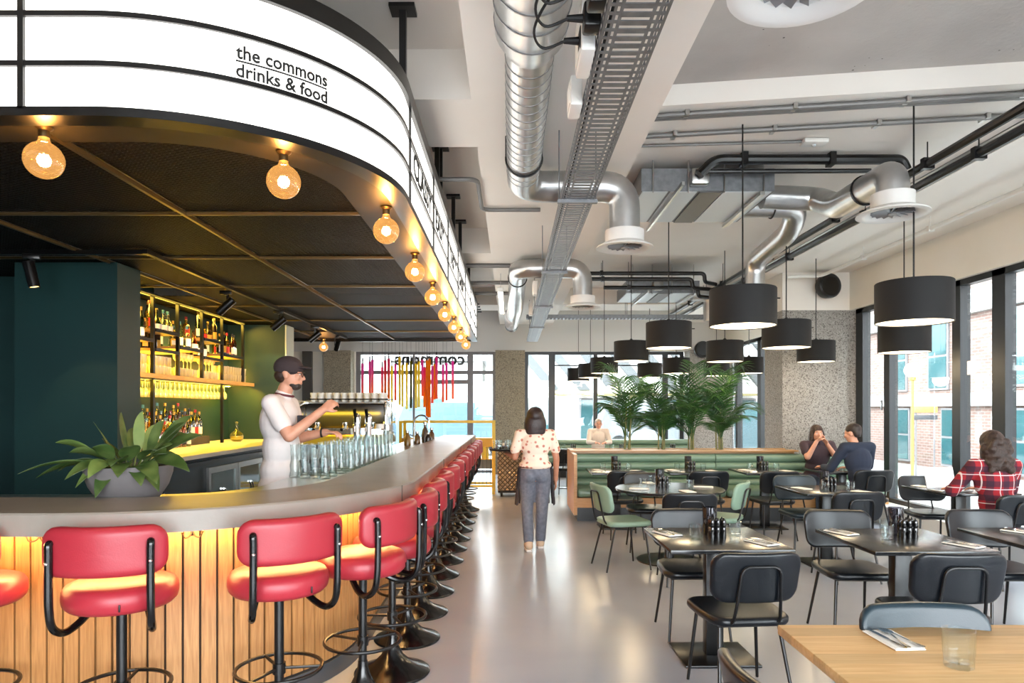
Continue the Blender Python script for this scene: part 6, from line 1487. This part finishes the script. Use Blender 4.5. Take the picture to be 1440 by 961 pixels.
# --- seated people
def seated(label, loc, yaw, skin, armR, armL, headc, hyaw, hpitch, top, legs, topname, k=1.0, lean=.05, hair=None, hands=(.7, .7), hd=None, longsleeve=True, topvox=.011, build_extra=None):
    """pelvis on a 0.46 m seat; arms = (elbow, wrist) in local axes, x to the sitter's own right"""
    P = person('person', label, loc); F = Fig(yaw); w = F.w; b = F.b
    sh = [w((sx * .185 * k, lean, 1.02 * k + .02)) for sx in (1, -1)]
    b.sph(w((0, -.02, .56)), (.17, .13, .12), 18, 12, yaw); b.sph(w((0, lean * .35, .7)), (.135, .1, .15), 18, 12, yaw); b.sph(w((0, lean * .8, .9)), (.162, .112, .17), 18, 12, yaw); F.cone(b, sh[0] - (sh[0] - sh[1]) * .1, sh[1] + (sh[0] - sh[1]) * .1, .055, .055)
    hc = w(headc); F.cone(b, w((0, lean, 1.03)), hc - Vector((0, 0, .07)), .055, .05)
    lg = []
    for sx in (1, -1):
        hp, kn_, an = w((sx * .09, .0, .55)), w((sx * .12, .41, .53)), w((sx * .12, .36 + .05 * sx, .085)); lg.append((hp, kn_, an))
        F.chain(b, [hp, kn_, an], [.088, .06, .042]); F.cone(b, an - Vector((0, 0, .035)), an + F.M @ Vector((.02 * sx, .15, -.05)), .038, .03)
    arms = []
    for s_, (el, wr), sg, cu, dd in zip(sh, (armR, armL), (1, -1), hands, hd or (None, None)):
        e, q = w(el), w(wr); F.chain(b, [s_, e, q], [.05, .04, .027]); F.hand(b, q, w(dd) if dd else q - e, (0, 0, 1) if not dd else w((.3 * sg, -.3, 1)), sg, cu, .95); arms.append((s_, e, q))
    m = F.head(b, hc, yaw + hyaw, hpitch, .98)
    kid(P, 'body', bake(b, 'body', .0085), skin, 1.4); face(F, P, m)
    def tp_(mb):
        mb.sph(w((0, -.01, .6)), (.178, .14, .11), 18, 12, yaw); mb.sph(w((0, lean * .35, .72)), (.156, .118, .16), 18, 12, yaw); mb.sph(w((0, lean * .8, .9)), (.182, .13, .18), 18, 12, yaw); F.cone(mb, sh[0], sh[1], .066, .066); F.cone(mb, w((0, lean, 1.0)), w((0, lean + .01, 1.075)), .075, .064)
        for s_, e, q in arms:
            if longsleeve: F.chain(mb, [s_, e, q + (e - q) * .14], [.064, .056, .041])
            else: F.cone(mb, s_, s_ + (e - s_) * .6, .064, .062)
    shell(F, P, topname, tp_, top, topvox)
    def tr2(mb):
        mb.sph(w((0, -.02, .55)), (.175, .138, .095), 18, 12, yaw)
        for hp, kn_, an in lg: F.chain(mb, [hp, kn_, an + Vector((0, 0, .05))], [.096, .07, .056])
    shell(F, P, 'trousers', tr2, legs, .013)
    for hp, kn_, an in lg:
        def shoe(mb, an=an): F.cone(mb, an - Vector((0, 0, .036)), an + F.M @ Vector((0, .16, -.042)), .045, .04)
        shell(F, P, 'shoe', shoe, M_apron, .011)
    if hair: shell(F, P, 'hair', lambda mb: hair(mb, m), hair_m[0], .0085)
    return P, F, m
hair_m = [M_hair2]
def long_curls(mb, m):
    t = MB(); rn = random.Random(5); t.sph((0, -.02, .035), (.094, .11, .1), 20, 12); t.sph((0, -.07, -.06), (.11, .07, .13), 18, 12); t.sph((.07, -.03, -.1), (.05, .07, .12), 14, 10); t.sph((-.07, -.03, -.1), (.05, .07, .12), 14, 10); t.sph((0, -.09, -.18), (.115, .055, .09), 18, 10)
    for q in range(46):
        a = rn.uniform(0, 2 * PI); z = rn.uniform(-.25, .02); x, y = .105 * math.cos(a), -.055 + .075 * math.sin(a)
        if y > .0 and z > -.05: continue
        t.sph((x, min(y, .03), z), rn.uniform(.026, .042), 10, 7)
    mb.add(t.v, t.f, m)
M_plaid = mat('red_plaid', (176, 36, 44), .9)
def _pl(nt):
    L = nt.links.new; N = nt.nodes.new; tc = N('ShaderNodeTexCoord'); sp = N('ShaderNodeSeparateXYZ'); L(tc.outputs['Object'], sp.inputs['Vector'])
    def stripe(src, per, off, width):
        a = N('ShaderNodeMath'); a.operation = 'MULTIPLY_ADD'; a.inputs[1].default_value = 1 / per; a.inputs[2].default_value = off; L(src, a.inputs[0])
        f = N('ShaderNodeMath'); f.operation = 'FRACT'; L(a.outputs[0], f.inputs[0]); c = N('ShaderNodeMath'); c.operation = 'LESS_THAN'; c.inputs[1].default_value = width; L(f.outputs[0], c.inputs[0]); return c.outputs[0]
    def mixc(fac, a, rgb, k):
        m = N('ShaderNodeMix'); m.data_type = 'RGBA'; f = N('ShaderNodeMath'); f.operation = 'MULTIPLY'; f.inputs[1].default_value = k; L(fac, f.inputs[0]); L(f.outputs[0], m.inputs[0])
        if a is None: m.inputs[6].default_value = (*lin((150, 28, 38)), 1)
        else: L(a, m.inputs[6])
        m.inputs[7].default_value = (*lin(rgb), 1); return m.outputs[2]
    c = None
    for src, per in ((sp.outputs['X'], .125), (sp.outputs['Z'], .125)):
        c = mixc(stripe(src, per, 100.1, .4), c, (34, 26, 44), .72)
    for src, per in ((sp.outputs['X'], .125), (sp.outputs['Z'], .125)):
        c = mixc(stripe(src, per, 100.32, .06), c, (226, 214, 212), .75)
    return c
nodes_color(M_plaid, _pl)
seated('person with long curly hair in a red plaid shirt at the laptop', (4.33, 6.06, 0), R(2), M_skin, ((.27, .2, .8), (.16, .44, .79)), ((-.3, .17, .8), (-.14, .44, .79)), (0, .09, 1.225), 0, R(-10), M_plaid, mat('black_jeans', (34, 34, 38), .85), 'plaid_shirt', hair=long_curls, hands=(.4, .4))
hair_m[0] = M_hair3
def short_hair(mb, m):
    t = MB(); t.sph((0, -.024, .045), (.083, .1, .083), 20, 12); t.sph((0, -.06, -.0), (.076, .055, .07), 16, 10); mb.add(t.v, t.f, m)
M_navy2 = mat('navy_jumper', (40, 48, 66), .95, bump=(120, .25))
seated('person in a navy jumper seen from behind at the pillar table', (4.33, 8.42, 0), R(14), M_skin, ((.28, .2, .82), (.16, .43, .79)), ((-.27, .22, .8), (-.2, .46, .8)), (-.03, .12, 1.24), R(25), R(-14), M_navy2, mat('dark_jeans', (40, 42, 52), .85), 'jumper', k=1.03, lean=.07, hair=short_hair, hands=(.6, .6))
hair_m[0] = M_hair2
def long_hair(mb, m):
    t = MB(); t.sph((0, -.024, .035), (.09, .106, .097), 20, 12); t.sph((0, -.07, -.07), (.1, .055, .13), 18, 12); t.sph((.078, -.005, -.08), (.034, .05, .14), 14, 10); t.sph((-.078, -.005, -.08), (.034, .05, .14), 14, 10); t.sph((.09, .02, -.2), (.034, .04, .08), 12, 8); t.sph((-.09, .02, -.2), (.034, .04, .08), 12, 8); mb.add(t.v, t.f, m)
P_, F_, m_ = seated('person with long dark hair on the bench, hands raised to the face', (4.3, 9.62, .0), R(180), M_skin, ((.2, .2, .88), (.075, .2, 1.1)), ((-.2, .2, .86), (-.06, .22, 1.06)), (0, .04, 1.2), R(-4), 0, mat('dark_plum_top', (62, 48, 56), .9), mat('blue_jeans', (64, 78, 100), .85), 'top', hair=long_hair, hands=(1.2, 1.2), hd=((-.6, .0, .8), (.6, .0, .8)), longsleeve=False)
hair_m[0] = mat('grey_hair', (170, 156, 146), .6)
seated('pale dressed person seated on the back window bench behind the first palm', (1.98, 15.45, 0), R(180), M_skin, ((.24, .2, .8), (.1, .42, .8)), ((-.24, .2, .8), (-.1, .42, .8)), (0, .06, 1.2), 0, R(-6), mat('pale_linen', (226, 214, 206), .9), mat('beige_trousers', (170, 156, 140), .85), 'linen_shirt', hair=short_hair, hands=(.5, .5))
# ------------------------------------------------------------------ tidy: nothing unlabelled
for o in S.objects:
    if o.parent is None and o.type in ('MESH', 'EMPTY') and not o.get('kind') and not o.get('label'):
        print('NO LABEL', o.name)
